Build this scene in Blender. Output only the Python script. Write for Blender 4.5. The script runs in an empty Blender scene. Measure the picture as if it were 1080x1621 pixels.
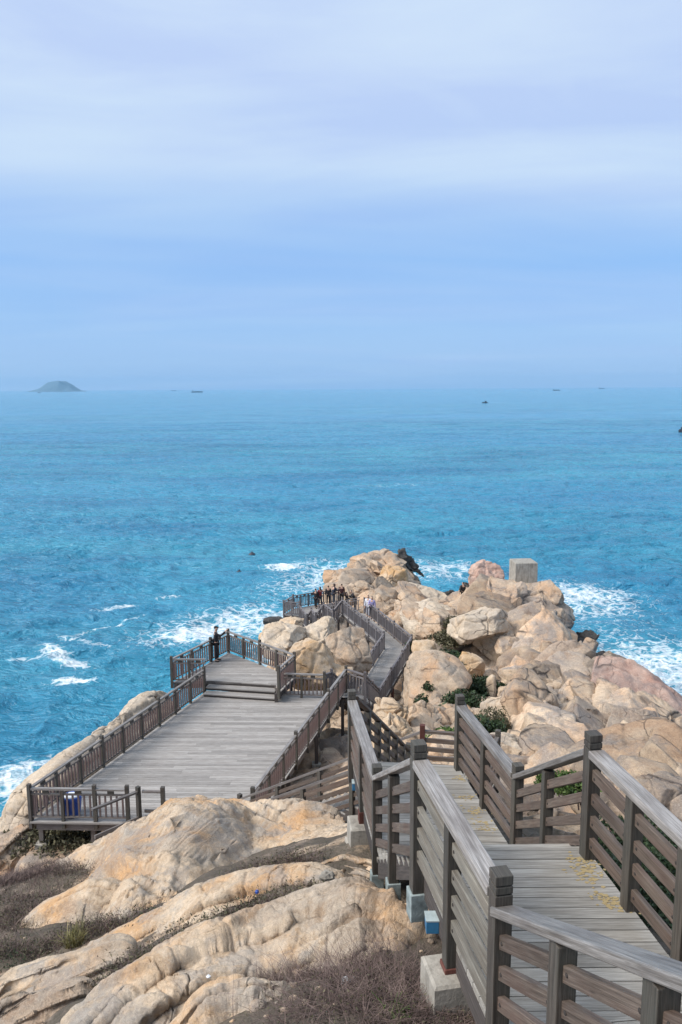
import bpy, math, random
import numpy as np
random.seed(7)
RNG = np.random.default_rng(11)
C = bpy.context.scene.collection
PI = math.pi

# ------------------------------------------------------------------ survey: where a bearing seen from the viewpoint meets a level
F = 1250.0
PITCH = math.atan((810.5 - 615) / F)
ROLL = math.atan(6 / 1080)
_f = np.array([0, math.cos(PITCH), -math.sin(PITCH)])
_u = np.array([0, math.sin(PITCH), math.cos(PITCH)])
_r = np.array([1.0, 0, 0])
RT = math.cos(ROLL) * _r - math.sin(ROLL) * _u
UP = math.cos(ROLL) * _u + math.sin(ROLL) * _r
def ray(X, Y): return _f + (X - 540) / F * RT + (810.5 - Y) / F * UP
def byh(X, Y, h): d = ray(X, Y); return d * (-h / d[2])          # meets level h metres under the eye
def byd(X, Y, dist): d = ray(X, Y); return d * (dist / d[1])       # meets distance dist
SEA = -25.0

# ------------------------------------------------------------------ numpy noise
def _hash(ix, iy, iz, seed):
    n = (ix * 374761393 + iy * 668265263 + iz * 2147483647 + seed * 974634777) & 0xFFFFFFFF
    n = ((n ^ (n >> 13)) * 1274126177) & 0xFFFFFFFF
    n = ((n ^ (n >> 16)) * 2246822519) & 0xFFFFFFFF
    return (n ^ (n >> 15)) & 0xFFFFFFFF
def h01(ix, iy, iz, seed): return _hash(ix, iy, iz, seed) / 4294967295.0
def vnoise(p, seed=0):
    """smooth gradient-free value noise, -1..1; p is N x 3"""
    i = np.floor(p).astype(np.int64); f = p - i
    u = f * f * f * (f * (f * 6 - 15) + 10)
    r = 0
    for dx in (0, 1):
        wx = u[:, 0] if dx else 1 - u[:, 0]
        for dy in (0, 1):
            wy = u[:, 1] if dy else 1 - u[:, 1]
            for dz in (0, 1):
                wz = u[:, 2] if dz else 1 - u[:, 2]
                r = r + wx * wy * wz * h01(i[:, 0] + dx, i[:, 1] + dy, i[:, 2] + dz, seed)
    return r * 2 - 1
def fbm(p, octv=4, seed=0, gain=.5):
    a, s, t = 1.0, 0, 0
    q = p.copy()
    for k in range(octv):
        s = s + a * vnoise(q, seed + k * 17); t += a
        a *= gain; q = q * 2.03 + 5.17
    return s / t
def voro2(p, seed=0):
    """2-D voronoi: nearest distance, second distance, cell randoms"""
    i = np.floor(p).astype(np.int64)
    n = len(p)
    d1 = np.full(n, 9.0); d2 = np.full(n, 9.0)
    cx = np.zeros(n, np.int64); cy = np.zeros(n, np.int64); ox = np.zeros(n); oy = np.zeros(n)
    for dx in (-1, 0, 1):
        for dy in (-1, 0, 1):
            jx, jy = i[:, 0] + dx, i[:, 1] + dy
            px = jx + h01(jx, jy, 0, seed); py = jy + h01(jx, jy, 1, seed)
            vx, vy = p[:, 0] - px, p[:, 1] - py
            d = np.sqrt(vx * vx + vy * vy)
            m = d < d1
            d2 = np.where(m, d1, np.minimum(d2, d))
            cx = np.where(m, jx, cx); cy = np.where(m, jy, cy)
            ox = np.where(m, vx, ox); oy = np.where(m, vy, oy)
            d1 = np.where(m, d, d1)
    return d1, d2, cx, cy, ox, oy
def voro3(p, seed=0):
    i = np.floor(p).astype(np.int64)
    n = len(p)
    d1 = np.full(n, 9.0); d2 = np.full(n, 9.0); cid = np.zeros(n)
    for dx in (-1, 0, 1):
        for dy in (-1, 0, 1):
            for dz in (-1, 0, 1):
                jx, jy, jz = i[:, 0] + dx, i[:, 1] + dy, i[:, 2] + dz
                d = np.sqrt((p[:, 0] - jx - h01(jx, jy, jz, seed)) ** 2 + (p[:, 1] - jy - h01(jx, jy, jz, seed + 1)) ** 2
                            + (p[:, 2] - jz - h01(jx, jy, jz, seed + 2)) ** 2)
                m = d < d1
                d2 = np.where(m, d1, np.minimum(d2, d)); cid = np.where(m, h01(jx, jy, jz, seed + 3), cid)
                d1 = np.where(m, d, d1)
    return d1, d2, cid
def sstep(a, b, x):
    t = np.clip((np.asarray(x, float) - a) / (b - a), 0, 1); return t * t * (3 - 2 * t)

# ------------------------------------------------------------------ node helpers
class NT:
    def __init__(s, name):
        s.m = bpy.data.materials.new(name); s.m.use_nodes = True
        s.t = s.m.node_tree; s.t.nodes.clear()
        s.out = s.n('ShaderNodeOutputMaterial')
        s.b = s.n('ShaderNodeBsdfPrincipled'); s.l(s.b.outputs[0], s.out.inputs[0])
    def n(s, t, **k):
        x = s.t.nodes.new(t)
        for a, v in k.items(): setattr(x, a, v)
        return x
    def l(s, a, b): s.t.links.new(a, b)
    def val(s, sock, v):
        if hasattr(v, 'links') or isinstance(v, bpy.types.NodeSocket): s.l(v, sock)
        else: sock.default_value = v
    def noise(s, vec, scale, detail=4, rough=.55, dist=0):
        x = s.n('ShaderNodeTexNoise'); s.l(vec, x.inputs['Vector'])
        x.inputs['Scale'].default_value = scale; x.inputs['Detail'].default_value = detail
        x.inputs['Roughness'].default_value = rough; x.inputs['Distortion'].default_value = dist
        return x.outputs['Fac']
    def voro(s, vec, scale, feature='DISTANCE_TO_EDGE', out='Distance'):
        x = s.n('ShaderNodeTexVoronoi'); x.feature = feature; s.l(vec, x.inputs['Vector'])
        x.inputs['Scale'].default_value = scale; return x.outputs[out]
    def ramp(s, fac, stops, interp='LINEAR'):
        x = s.n('ShaderNodeValToRGB'); s.val(x.inputs[0], fac); e = x.color_ramp.elements
        x.color_ramp.interpolation = interp
        while len(e) < len(stops): e.new(.5)
        for i, (p, c) in enumerate(stops):
            e[i].position = p; e[i].color = (c, c, c, 1) if not hasattr(c, '__len__') else (*c, 1)
        return x.outputs[0]
    def mix(s, fac, a, b, mode='MIX'):
        x = s.n('ShaderNodeMix', data_type='RGBA', blend_type=mode)
        s.val(x.inputs[0], fac)
        for k, v in ((6, a), (7, b)):
            if isinstance(v, (tuple, list)): x.inputs[k].default_value = (*v, 1)
            else: s.val(x.inputs[k], v)
        return x.outputs[2]
    def math(s, op, a, b=0.0, clamp=False):
        x = s.n('ShaderNodeMath', operation=op); x.use_clamp = clamp
        s.val(x.inputs[0], a); s.val(x.inputs[1], b); return x.outputs[0]
    def mapping(s, vec, scale, loc=(0, 0, 0), rot=(0, 0, 0)):
        x = s.n('ShaderNodeMapping'); s.l(vec, x.inputs[0]); x.inputs[3].default_value = scale
        x.inputs[1].default_value = loc; x.inputs[2].default_value = rot; return x.outputs[0]
    def bump(s, h, strength, dist, normal=None):
        x = s.n('ShaderNodeBump'); s.l(h, x.inputs['Height']); x.inputs['Strength'].default_value = strength
        x.inputs['Distance'].default_value = dist
        if normal is not None: s.l(normal, x.inputs['Normal'])
        return x.outputs[0]
    def pos(s): return s.n('ShaderNodeNewGeometry').outputs['Position']
    def fin(s, color=None, rough=None, normal=None, spec=None):
        if color is not None:
            if isinstance(color, (tuple, list)): s.b.inputs['Base Color'].default_value = (*color, 1)
            else: s.l(color, s.b.inputs['Base Color'])
        if rough is not None: s.val(s.b.inputs['Roughness'], rough)
        if normal is not None: s.l(normal, s.b.inputs['Normal'])
        if spec is not None: s.b.inputs['Specular IOR Level'].default_value = spec
        return s.m

def wood(name, dark, light, rough=.7, grain=1.0, stain=None, stain_amt=.0, spec=.3, joints=0):
    k = NT(name)
    uv = k.n('ShaderNodeTexCoord').outputs['UV']
    g = k.noise(k.mapping(uv, (1.3, 26, 1)), 1.6, 7, .62)
    fine = k.noise(k.mapping(uv, (4, 160, 1)), 1.0, 3, .6)
    blot = k.noise(k.mapping(uv, (1.1, 2.5, 1)), 1.4, 5, .6)
    c = k.mix(k.ramp(g, [(.3, 0), (.72, 1)]), dark, light)
    c = k.mix(k.math('MULTIPLY', k.ramp(fine, [(.42, 1), (.6, 0)]), .35 * grain), c, tuple(v * .35 for v in dark))
    if stain: c = k.mix(k.math('MULTIPLY', k.ramp(blot, [(.42, 0), (.68, 1)]), stain_amt), c, stain)
    at = k.n('ShaderNodeAttribute', attribute_name='tone').outputs['Fac']
    tm = k.ramp(at, [(0, .55), (1, 1.3)])
    c = k.mix(1.0, c, tm, 'MULTIPLY')
    # knots and splits along the grain
    kn = k.voro(k.mapping(uv, (1.8, 9, 1)), 1.0, 'F1')
    c = k.mix(k.math('MULTIPLY', k.ramp(kn, [(.03, 1), (.09, 0)]), .6), c, tuple(v * .3 for v in dark))
    hgt = k.math('ADD', k.math('MULTIPLY', g, .6), k.math('MULTIPLY', fine, .5))
    rr = k.ramp(blot, [(.3, rough - .12), (.75, min(1, rough + .12))])
    return k.fin(c, rr, k.bump(hgt, .35 * grain, .01), spec)

M = {}
M['deck'] = wood('weathered_deck_wood', (.27, .245, .222), (.53, .495, .46), .72, 1.0, (.20, .17, .15), .3)
M['deck_near'] = wood('weathered_landing_wood', (.29, .265, .23), (.57, .535, .48), .68, 1.2, (.22, .19, .15), .45)
M['handrail'] = wood('silvered_handrail_wood', (.15, .13, .112), (.52, .485, .455), .45, 1.2, (.11, .09, .08), .6, .5)
M['slat_pale'] = wood('bleached_slat_wood', (.14, .12, .095), (.37, .345, .29), .62, 1.2, (.15, .12, .09), .5, .4)
M['slat'] = wood('brown_slat_wood', (.075, .055, .042), (.235, .185, .15), .6, 1.2, (.10, .05, .036), .45, .4)
M['post'] = wood('dark_post_wood', (.046, .037, .03), (.15, .127, .105), .66, 1.2, (.075, .085, .07), .4, .4)
M['rail_grey'] = wood('grey_rail_wood', (.11, .094, .083), (.30, .27, .25), .62, 1.0, (.10, .075, .07), .5)
M['baluster'] = wood('brown_baluster_wood', (.10, .075, .07), (.235, .19, .18), .66, 1.0, (.17, .075, .06), .55)
M['walk_rail'] = wood('grey_brown_walkway_wood', (.11, .098, .10), (.27, .25, .255), .7, .9, (.10, .07, .06), .4)
M['frame'] = wood('dark_frame_wood', (.05, .042, .038), (.13, .11, .10), .8, 1.0)
M['rust'] = wood('red_brown_painted_post', (.10, .035, .028), (.19, .075, .055), .7, .8)

def simple(name, col, rough=.6, var=.25, scale=8, bump=.2, metallic=0):
    k = NT(name); p = k.n('ShaderNodeTexCoord').outputs['Object']
    n = k.noise(p, scale, 5, .6); n2 = k.noise(p, scale * 6, 3, .6)
    c = k.mix(k.ramp(n, [(.3, 0), (.7, 1)]), tuple(v * (1 - var) for v in col), tuple(min(1, v * (1 + var)) for v in col))
    k.b.inputs['Metallic'].default_value = metallic
    return k.fin(c, rough, k.bump(n2, bump, .01))
M['teal'] = simple('pale_teal_painted_concrete', (.235, .275, .27), .75, .4, 9, .5)
M['blue_paint'] = simple('blue_painted_steel', (.035, .16, .30), .5, .3, 6, .2)
M['white_paint'] = simple('worn_pale_paint', (.36, .42, .42), .6, .2, 12, .2)
def concrete():
    k = NT('weathered_concrete'); p = k.n('ShaderNodeTexCoord').outputs['Object']
    n = k.noise(p, 2.5, 6, .65); n2 = k.noise(p, 30, 4, .6); n3 = k.noise(k.mapping(p, (6, 6, .8)), 1.5, 4, .6)
    c = k.mix(k.ramp(n, [(.3, 0), (.7, 1)]), (.25, .225, .19), (.42, .385, .33))
    c = k.mix(k.math('MULTIPLY', k.ramp(n3, [(.48, 0), (.66, 1)]), .7), c, (.15, .135, .115))
    c = k.mix(k.math('MULTIPLY', k.ramp(n2, [(.55, 0), (.7, 1)]), .3), c, (.13, .12, .10))
    return k.fin(c, .9, k.bump(k.math('ADD', n2, n), .5, .015))
M['concrete'] = concrete()

def rock(name, a, b, warm, grey, warm_amt=.5, grey_amt=.5, sc=1.0, crack=1.0):
    k = NT(name); p = k.pos()
    wv = k.n('ShaderNodeTexNoise'); k.l(p, wv.inputs['Vector']); wv.inputs['Scale'].default_value = .9 * sc; wv.inputs['Detail'].default_value = 4
    warp = k.n('ShaderNodeVectorMath', operation='MULTIPLY_ADD'); k.l(wv.outputs['Color'], warp.inputs[0])
    warp.inputs[1].default_value = (.9, .9, .9); k.l(p, warp.inputs[2]); q = warp.outputs[0]
    big = k.noise(p, .55 * sc, 5, .6); mid = k.noise(q, 2.2 * sc, 6, .65); fine = k.noise(p, 14 * sc, 6, .7); spk = k.noise(p, 60 * sc, 3, .7)
    c = k.mix(k.ramp(mid, [(.3, 0), (.7, 1)]), a, b)
    c = k.mix(k.math('MULTIPLY', k.ramp(big, [(.47, 0), (.62, 1)]), warm_amt), c, warm)
    gl = k.noise(k.mapping(q, (1, 1, 1.6), (7, 3, 1)), .75 * sc, 7, .68)
    c = k.mix(k.math('MULTIPLY', k.ramp(gl, [(.5, 0), (.59, 1)]), grey_amt), c, grey)
    g2 = k.noise(k.mapping(q, (1, 1, 1), (3, 8, 2)), .26 * sc, 8, .7)
    c = k.mix(k.math('MULTIPLY', k.ramp(g2, [(.5, 0), (.57, 1)]), grey_amt * .75), c, tuple(v * .8 for v in grey))
    st = k.noise(k.mapping(q, (1.3, 1.3, 1.1), (1, 4, 6)), 1.9 * sc, 6, .7)
    c = k.mix(k.math('MULTIPLY', k.ramp(st, [(.54, 0), (.66, 1)]), .5), c, tuple(v * .5 for v in warm))
    c = k.mix(k.math('MULTIPLY', k.ramp(fine, [(.52, 0), (.72, 1)]), .45), c, tuple(v * .45 for v in grey))
    c = k.mix(k.math('MULTIPLY', k.ramp(fine, [(.28, 1), (.45, 0)]), .35), c, tuple(min(1, v * 1.25) for v in b))
    c = k.mix(k.math('MULTIPLY', k.ramp(spk, [(.55, 0), (.66, 1)]), .4), c, (.12, .105, .095))
    c = k.mix(k.math('MULTIPLY', k.ramp(spk, [(.34, 1), (.44, 0)]), .18), c, (.78, .72, .64))
    e1 = k.voro(k.mapping(q, (1, 1, 1.9), (2, 5, 3), (.3, .5, .2)), .42 * sc)
    e2 = k.voro(k.mapping(q, (1.4, .7, 2.2), (9, 2, 7), (.1, -.4, .7)), .95 * sc)
    crk = k.math('MAXIMUM', k.ramp(e1, [(.0, 1), (.03, 0)]), k.math('MULTIPLY', k.ramp(e2, [(.0, 1), (.02, 0)]), .6))
    brk = k.ramp(k.noise(p, .8 * sc, 3), [(.45, 0), (.6, 1)])
    crk = k.math('MULTIPLY', crk, brk)
    c = k.mix(k.math('MULTIPLY', crk, .75 * crack), c, (.07, .055, .045))
    tv = k.math('ADD', k.n('ShaderNodeAttribute', attribute_name='tone').outputs['Fac'], .5)
    c = k.mix(1.0, c, k.ramp(tv, [(0, .5), (1, 1.5)]), 'MULTIPLY')
    hgt = k.math('SUBTRACT', k.math('ADD', k.math('MULTIPLY', mid, .5), k.math('ADD', k.math('MULTIPLY', fine, .42), k.math('MULTIPLY', spk, .2))), k.math('MULTIPLY', crk, .5 * crack))
    return k.fin(c, .88, k.bump(hgt, .75, .09 / sc), .25)
M['rock_near'] = rock('tan_granite_slab', (.44, .31, .195), (.63, .51, .38), (.52, .29, .125), (.29, .27, .25), .85, .6, 1.5, .4)
M['rock'] = rock('tan_pink_granite', (.42, .295, .195), (.59, .46, .335), (.50, .28, .145), (.28, .245, .21), .6, .6, .8)
M['rock_mass'] = rock('pink_granite_mass', (.40, .28, .188), (.57, .445, .318), (.45, .265, .15), (.25, .215, .19), .6, .8, .6, 1.4)
M['rock_pale'] = rock('pale_cream_granite', (.47, .37, .265), (.66, .55, .425), (.52, .34, .19), (.40, .35, .30), .35, .4, .9)
M['rock_orange'] = rock('orange_faced_granite', (.47, .325, .20), (.63, .49, .345), (.54, .30, .11), (.42, .35, .28), .75, .3, .9)
M['rock_pink'] = rock('rosy_granite', (.42, .26, .20), (.58, .42, .335), (.46, .23, .16), (.27, .215, .195), .6, .6, .8)
M['rock_dark'] = rock('wet_black_rock', (.03, .03, .03), (.075, .07, .065), (.06, .05, .04), (.05, .05, .05), .3, .4, .8)

def soil():
    k = NT('scrub_soil'); p = k.pos()
    n = k.noise(p, 1.3, 6, .65); f = k.noise(p, 16, 5, .7)
    c = k.mix(k.ramp(n, [(.35, 0), (.68, 1)]), (.075, .062, .05), (.17, .135, .10))
    c = k.mix(k.math('MULTIPLY', k.ramp(f, [(.45, 0), (.65, 1)]), .6), c, (.05, .055, .03))
    return k, c, f
# ------------------------------------------------------------------ mesh builder
class MB:
    def __init__(s): s.v = []; s.f = []; s.uv = []; s.tone = []
    def quadbox(s, c8, lu, wv, tv, tone):
        """c8: 8 corners, first four the start end, last four the far end"""
        o = len(s.v); s.v += [tuple(map(float, c)) for c in c8]
        r = random.random() * 40; r2 = random.random() * 9
        for idx, v0, v1 in (((0, 1, 5, 4), 0, wv), ((1, 2, 6, 5), wv, wv + tv), ((2, 3, 7, 6), wv + tv, 2 * wv + tv), ((3, 0, 4, 7), 2 * wv + tv, 2 * (wv + tv))):
            s.f.append([o + i for i in idx]); s.tone.append(tone)
            s.uv += [(r2, r + v0), (r2, r + v1), (r2 + lu, r + v1), (r2 + lu, r + v0)]
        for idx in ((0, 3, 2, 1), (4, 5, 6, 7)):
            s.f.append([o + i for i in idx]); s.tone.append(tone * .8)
            s.uv += [(r2, r), (r2 + wv * .3, r), (r2 + wv * .3, r + tv), (r2, r + tv)]
    def board(s, p0, p1, w, t, up=(0, 0, 1), tone=None):
        """board from p0 to p1 (centre line of its section): w across, t along up"""
        p0 = np.array(p0, float); p1 = np.array(p1, float); a = p1 - p0; L = np.linalg.norm(a); a /= L
        up = np.array(up, float); side = np.cross(a, up)
        if np.linalg.norm(side) < 1e-6: side = np.cross(a, (1, 0, 0))
        side /= np.linalg.norm(side); n = np.cross(side, a)
        tone = random.uniform(.25, .8) if tone is None else tone
        cs = [side * w / 2 + n * t / 2, side * w / 2 - n * t / 2, -side * w / 2 - n * t / 2, -side * w / 2 + n * t / 2]
        cs = [cs[3], cs[0], cs[1], cs[2]]
        s.quadbox([p0 + c for c in cs] + [p1 + c for c in cs], L, w, t, tone)
    def vboard(s, p0, p1, w, t, tone=None):
        """sloping board with plumb sides and plumb ends: w horizontal, t vertical"""
        p0 = np.array(p0, float); p1 = np.array(p1, float); a = p1 - p0; L = np.linalg.norm(a)
        sd = np.array([a[1], -a[0], 0]); sd /= np.linalg.norm(sd); n = np.array([0, 0, 1.0])
        tone = random.uniform(.25, .8) if tone is None else tone
        cs = [-sd * w / 2 + n * t / 2, sd * w / 2 + n * t / 2, sd * w / 2 - n * t / 2, -sd * w / 2 - n * t / 2]
        s.quadbox([p0 + c for c in cs] + [p1 + c for c in cs], L, w, t, tone)
    def post(s, x, y, z0, z1, w, ang=0, tone=None, w2=None):
        ca, sa = math.cos(ang), math.sin(ang); w2 = w2 or w
        q = [(-w / 2, -w2 / 2), (w / 2, -w2 / 2), (w / 2, w2 / 2), (-w / 2, w2 / 2)]
        q = [(x + a * ca - b * sa, y + a * sa + b * ca) for a, b in q]
        tone = random.uniform(.3, .75) if tone is None else tone
        s.quadbox([(a, b, z0) for a, b in q] + [(a, b, z1) for a, b in q], abs(z1 - z0), w, w2, tone)
    def poly_slab(s, poly, z, t, tone=None, ax=(1, 0)):
        o = len(s.v); n = len(poly); tone = random.uniform(.25, .75) if tone is None else tone
        r = random.random() * 40; r2 = random.random() * 9
        zz = z if callable(z) else (lambda x, y: z)
        s.v += [(x, y, zz(x, y)) for x, y in poly] + [(x, y, zz(x, y) - t) for x, y in poly]
        def uvof(pts): s.uv.extend([(r2 + x * ax[0] + y * ax[1], r + y * ax[0] - x * ax[1]) for x, y in pts])
        s.f.append([o + i for i in range(n)]); s.tone.append(tone); uvof(poly)
        s.f.append([o + n + i for i in range(n)][::-1]); s.tone.append(tone); uvof(poly[::-1])
        for i in range(n):
            j = (i + 1) % n
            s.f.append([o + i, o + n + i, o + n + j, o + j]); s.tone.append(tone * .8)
            s.uv += [(r2, r), (r2, r + t), (r2 + .5, r + t), (r2 + .5, r)]
    def build(s, name, mat, parent=None, bevel=0):
        me = bpy.data.meshes.new(name); me.from_pydata(s.v, [], s.f)
        ul = me.uv_layers.new(name='UVMap'); ul.data.foreach_set('uv', [c for q in s.uv for c in q])
        at = me.attributes.new('tone', 'FLOAT', 'FACE'); at.data.foreach_set('value', s.tone)
        me.materials.append(mat)
        o = bpy.data.objects.new(name, me); C.objects.link(o)
        if parent: o.parent = parent; o.matrix_parent_inverse = parent.matrix_world.inverted()
        if bevel:
            b = o.modifiers.new('bevel', 'BEVEL'); b.width = bevel; b.segments = 2; b.limit_method = 'ANGLE'
        return o

def mesh_obj(name, v, f, mat, parent=None, smooth=True):
    me = bpy.data.meshes.new(name)
    me.from_pydata([tuple(p) for p in np.asarray(v, float)], [], [tuple(int(i) for i in q) for q in f])
    if smooth: me.polygons.foreach_set('use_smooth', [True] * len(me.polygons))
    me.materials.append(mat)
    o = bpy.data.objects.new(name, me); C.objects.link(o)
    if parent: o.parent = parent; o.matrix_parent_inverse = parent.matrix_world.inverted()
    return o
def fast_mesh(name, v, quads, mat, smooth=True, k=4):
    """numpy mesh: v N x 3, quads M x k"""
    me = bpy.data.meshes.new(name); v = np.ascontiguousarray(v, np.float32); q = np.ascontiguousarray(quads, np.int32)
    me.vertices.add(len(v)); me.vertices.foreach_set('co', v.ravel())
    me.loops.add(q.size); me.loops.foreach_set('vertex_index', q.ravel())
    me.polygons.add(len(q)); me.polygons.foreach_set('loop_start', np.arange(len(q), dtype=np.int32) * k)
    me.polygons.foreach_set('loop_total', np.full(len(q), k, np.int32))
    if smooth: me.polygons.foreach_set('use_smooth', np.ones(len(q), bool))
    me.update(calc_edges=True); me.validate()
    me.materials.append(mat)
    o = bpy.data.objects.new(name, me); C.objects.link(o)
    return o
def tag(o, label=None, cat=None, group=None, kind=None):
    if label: o['label'] = label
    if cat: o['category'] = cat
    if group: o['group'] = group
    if kind: o['kind'] = kind
    return o
def thing(name, label, cat, loc=(0, 0, 0), group=None):
    o = bpy.data.objects.new(name, None); C.objects.link(o); o.location = [float(c) for c in loc]; o.empty_display_size = .2
    bpy.context.view_layer.update()
    return tag(o, label, cat, group)

# ================================================================== SURVEYED LEVELS AND CORNERS
H1, H2, H3, HP, HU, HW, HF = 4.2, 5.75, 9.05, 13.3, 12.86, 16.5, 17.8       # deck levels under the eye
RH = 1.05
def P3(v, h): return np.array([v[0], v[1], -h])
A_ = P3(byh(793, 1410, H1 - RH), H1); C_ = P3(byh(663, 1198, H1 - RH), H1); B_ = P3(byh(939, 1183, H1 - RH), H1)
Rr = P3(byh(1080, 1317, H1 - RH), H1)
Sr = B_ + (Rr - B_) * ((A_[1] + .15 - B_[1]) / (Rr[1] - B_[1]))               # right rail runs on to the foot of the upper stairs
D_ = P3(byh(820, 1226, H2 - RH), H2); E_ = P3(byh(728, 1114, H2 - RH), H2)
F_ = P3(byh(597, 1228, H2 - RH), H2); G_ = P3(byh(557, 1106, H2 - RH), H2)
u0 = A_ - C_; u0[2] = 0; u0 /= np.linalg.norm(u0)                                # towards the upper stairs
Q_ = P3(byh(647, 1186, H3 - RH), H3); P_ = P3(byh(669, 1156, H3 - RH), H3)
f2 = Q_ - G_
E2_ = E_ + f2 + np.array([.1, -.1, 0]); E2_[2] = -H3
P2_ = P_ + (E2_ - Q_) * 1.0; P2_[2] = -H3
NL = P3(byh(46, 1247, HP - 1.1), HP); FL = P3(byh(324, 1097, HP), HP); NR = P3(byh(400, 1252, HP - 1.1), HP)
FR = P3(byh(548, 1096, HP), HP)
PM = P3(byh(514, 1106, HP), HP)                                                  # post where the baluster rail ends by the stairs
SL = P3(byh(438, 1104, HP), HP)                                                  # right end of the steps
K4L = P3(byh(525, 1063, HP - 1.1), HP); K4R = P3(byh(578, 1068, HP - 1.1), HP)
UL = P3(byh(271, 1043, HU - 1.1), HU); UF = P3(byh(327, 1043, HU - 1.1), HU); UM = P3(byh(361, 999, HU - 1.1), HU)
UR = P3(byh(466, 1036, HU - 1.1), HU); UE = P3(byh(441, 1058, HU - 1.1), HU)
W1L = P3(byh(549, 1086, HW - 1.1), HW); W1R = P3(byh(600, 1091, HW - 1.1), HW)
W2L = P3(byh(608, 1002, HW - 1.1), HW); W2R = P3(byh(652, 1007, HW - 1.1), HW)
W3L = P3(byh(542, 949, HW - 1.1), HW); W3R = P3(byh(577, 948, HW - 1.1), HW)
ZZ = [(542, 949, 56.6), (527.5, 966.5, 55.9), (512.5, 956, 57.6), (500, 971.5, 57.0), (493, 964, 58.6), (486, 974, 58.2), (474, 958, 60.6)]
Zp = [byd(*q) - np.array([0, 0, 1.1]) for q in ZZ]

DECKS = [  # footprint segments that the ground must stay under: a, b, half width
    (A_ * .5 + Sr * .5 - u0 * -3.5 + np.array([0, 0, 1.9]), A_ * .5 + Sr * .5, 1.2), ((A_ + Sr) / 2, (B_ + C_) / 2, 1.4), ((B_ + C_) / 2, (F_ + D_) / 2, 1.3), ((F_ + D_) / 2, (G_ + E_) / 2, 1.3),
    ((G_ + E_) / 2, (Q_ + E2_) / 2, 1.3), ((Q_ + P2_) / 2, (Q_ + P_) / 2, 1.2), ((Q_ + P_) / 2, NR + np.array([-.3, -.4, 0]), 1.0),
    ((NL + NR) / 2, (FL + FR) / 2, 4.2), ((UF + UE) / 2, (UM + UR) / 2, 3.0), (PM * .5 + FR * .5, (K4L + K4R) / 2, 1.1), ((K4L + K4R) / 2, (W1L + W1R) / 2, 1.2),
    ((W1L + W1R) / 2, (W2L + W2R) / 2, 1.4), ((W2L + W2R) / 2, (W3L + W3R) / 2, 1.4)] + \
    [(Zp[i], Zp[i + 1], 1.4) for i in range(6)] + [(P3((-4.4, 62.5), HF), P3((-1, 62.5), HF), 3.0)]

# ================================================================== TERRAIN
ctrl = []
def gp(X, Y, d): ctrl.append(tuple(byd(X, Y, d)))
def gx(x, d, h): ctrl.append((x, d, -h))
# hillside under and beside the near stairs
for q in [(0, 0, 2.9), (2, 0, 2.6), (-4, 0, 4.2), (5, 0, 2.6), (0, 3.5, 4.3), (1.6, 5.5, 4.95), (.9, 5.5, 4.85), (2.6, 5.2, 5.0), (1.4, 6.7, 5.4), (1.2, 9.2, 6.4), (.3, 10.2, 6.35), (1.0, 11.6, 6.7),
          (2.0, 14, 8.6), (1.5, 16.7, 9.9), (0, 19, 11.0), (-1.5, 21, 12.6), (-2.9, 22.8, 14.3), (-6, 23, 14.5), (-9.8, 23.2, 14.6), (-4, 18, 11.6), (-8, 18, 12.2),
          (-6, 28, 15.2), (-2, 28, 14.6), (-8, 32, 16.0), (-5, 36, 17), (-1, 32.5, 14.6), (0, 36, 16.6), (1.2, 40, 18.4), (2.3, 44, 18.4), (3.5, 48.5, 18.4), (2, 53, 18.6), (.5, 57, 18.8),
          (-3, 60, 19.3), (-4.6, 62, 20), (-2, 64, 19.2), (1.5, 62, 18.8), (-1, 52, 19), (-3, 47, 20), (-4.5, 42, 20.5)]: gx(*q)
for q in [(560, 1600, 5.4), (650, 1585, 5.4), (450, 1600, 5.8), (300, 1600, 6.4), (0, 1621, 7.3), (420, 1408, 8.4), (330, 1405, 9.6), (150, 1500, 9.0), (60, 1475, 10.4),
          (20, 1420, 12.2), (500, 1395, 8.0), (540, 1362, 9.4), (20, 1385, 15), (50, 1352, 22.4), (150, 1330, 22.0)]: gp(*q)
# right-hand slope beyond the near rails
for q in [(1000, 1455, 7.0), (960, 1390, 9.0), (1040, 1330, 12), (1000, 1300, 14), (900, 1265, 16.5), (840, 1290, 13), (780, 1240, 18), (1050, 1240, 21), (1075, 1200, 27), (1000, 1205, 25), (850, 1205, 23), (700, 1192, 22),
          (640, 1180, 24), (950, 1150, 32), (900, 1100, 37), (850, 1160, 29), (780, 1150, 31), (760, 1125, 34.5), (640, 1150, 31), (690, 1150, 32), (690, 1095, 37), (640, 1085, 40), (720, 1095, 40), (700, 1040, 48), (690, 985, 55), (735, 1030, 48.5),
          (760, 1060, 43.5), (1000, 1110, 39), (960, 1060, 44), (920, 1030, 48), (880, 990, 51), (860, 950, 56), (800, 960, 53), (740, 985, 51), (827, 920, 60), (800, 1085, 39), (830, 1050, 42), (870, 1060, 43)]: gp(*q)
# crest of the right-hand mass, and the drop behind it
crest = [(775, 915, 65), (829, 920, 62), (868, 932, 60), (888, 968, 56), (915, 1010, 52), (962, 1048, 47), (1012, 1074, 44), (1052, 1104, 41), (1078, 1152, 37), (1130, 1190, 34), (1180, 1260, 30)]
for X, Y, d in crest:
    gp(X, Y, d); p = byd(X, Y, d)
    if d > 33: gx(p[0] + 3.2, p[1] + 4.5, 26.5); gx(p[0] + 8, p[1] + 9, 30)
gx(12, 72, 26.5); gx(16, 78, 30); gx(14, 22, 9.5); gx(18, 26, 13); gx(24, 26, 20); gx(28, 30, 27); gx(12, 10, 5); gx(22, 10, 8); gx(32, 18, 24)
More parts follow.
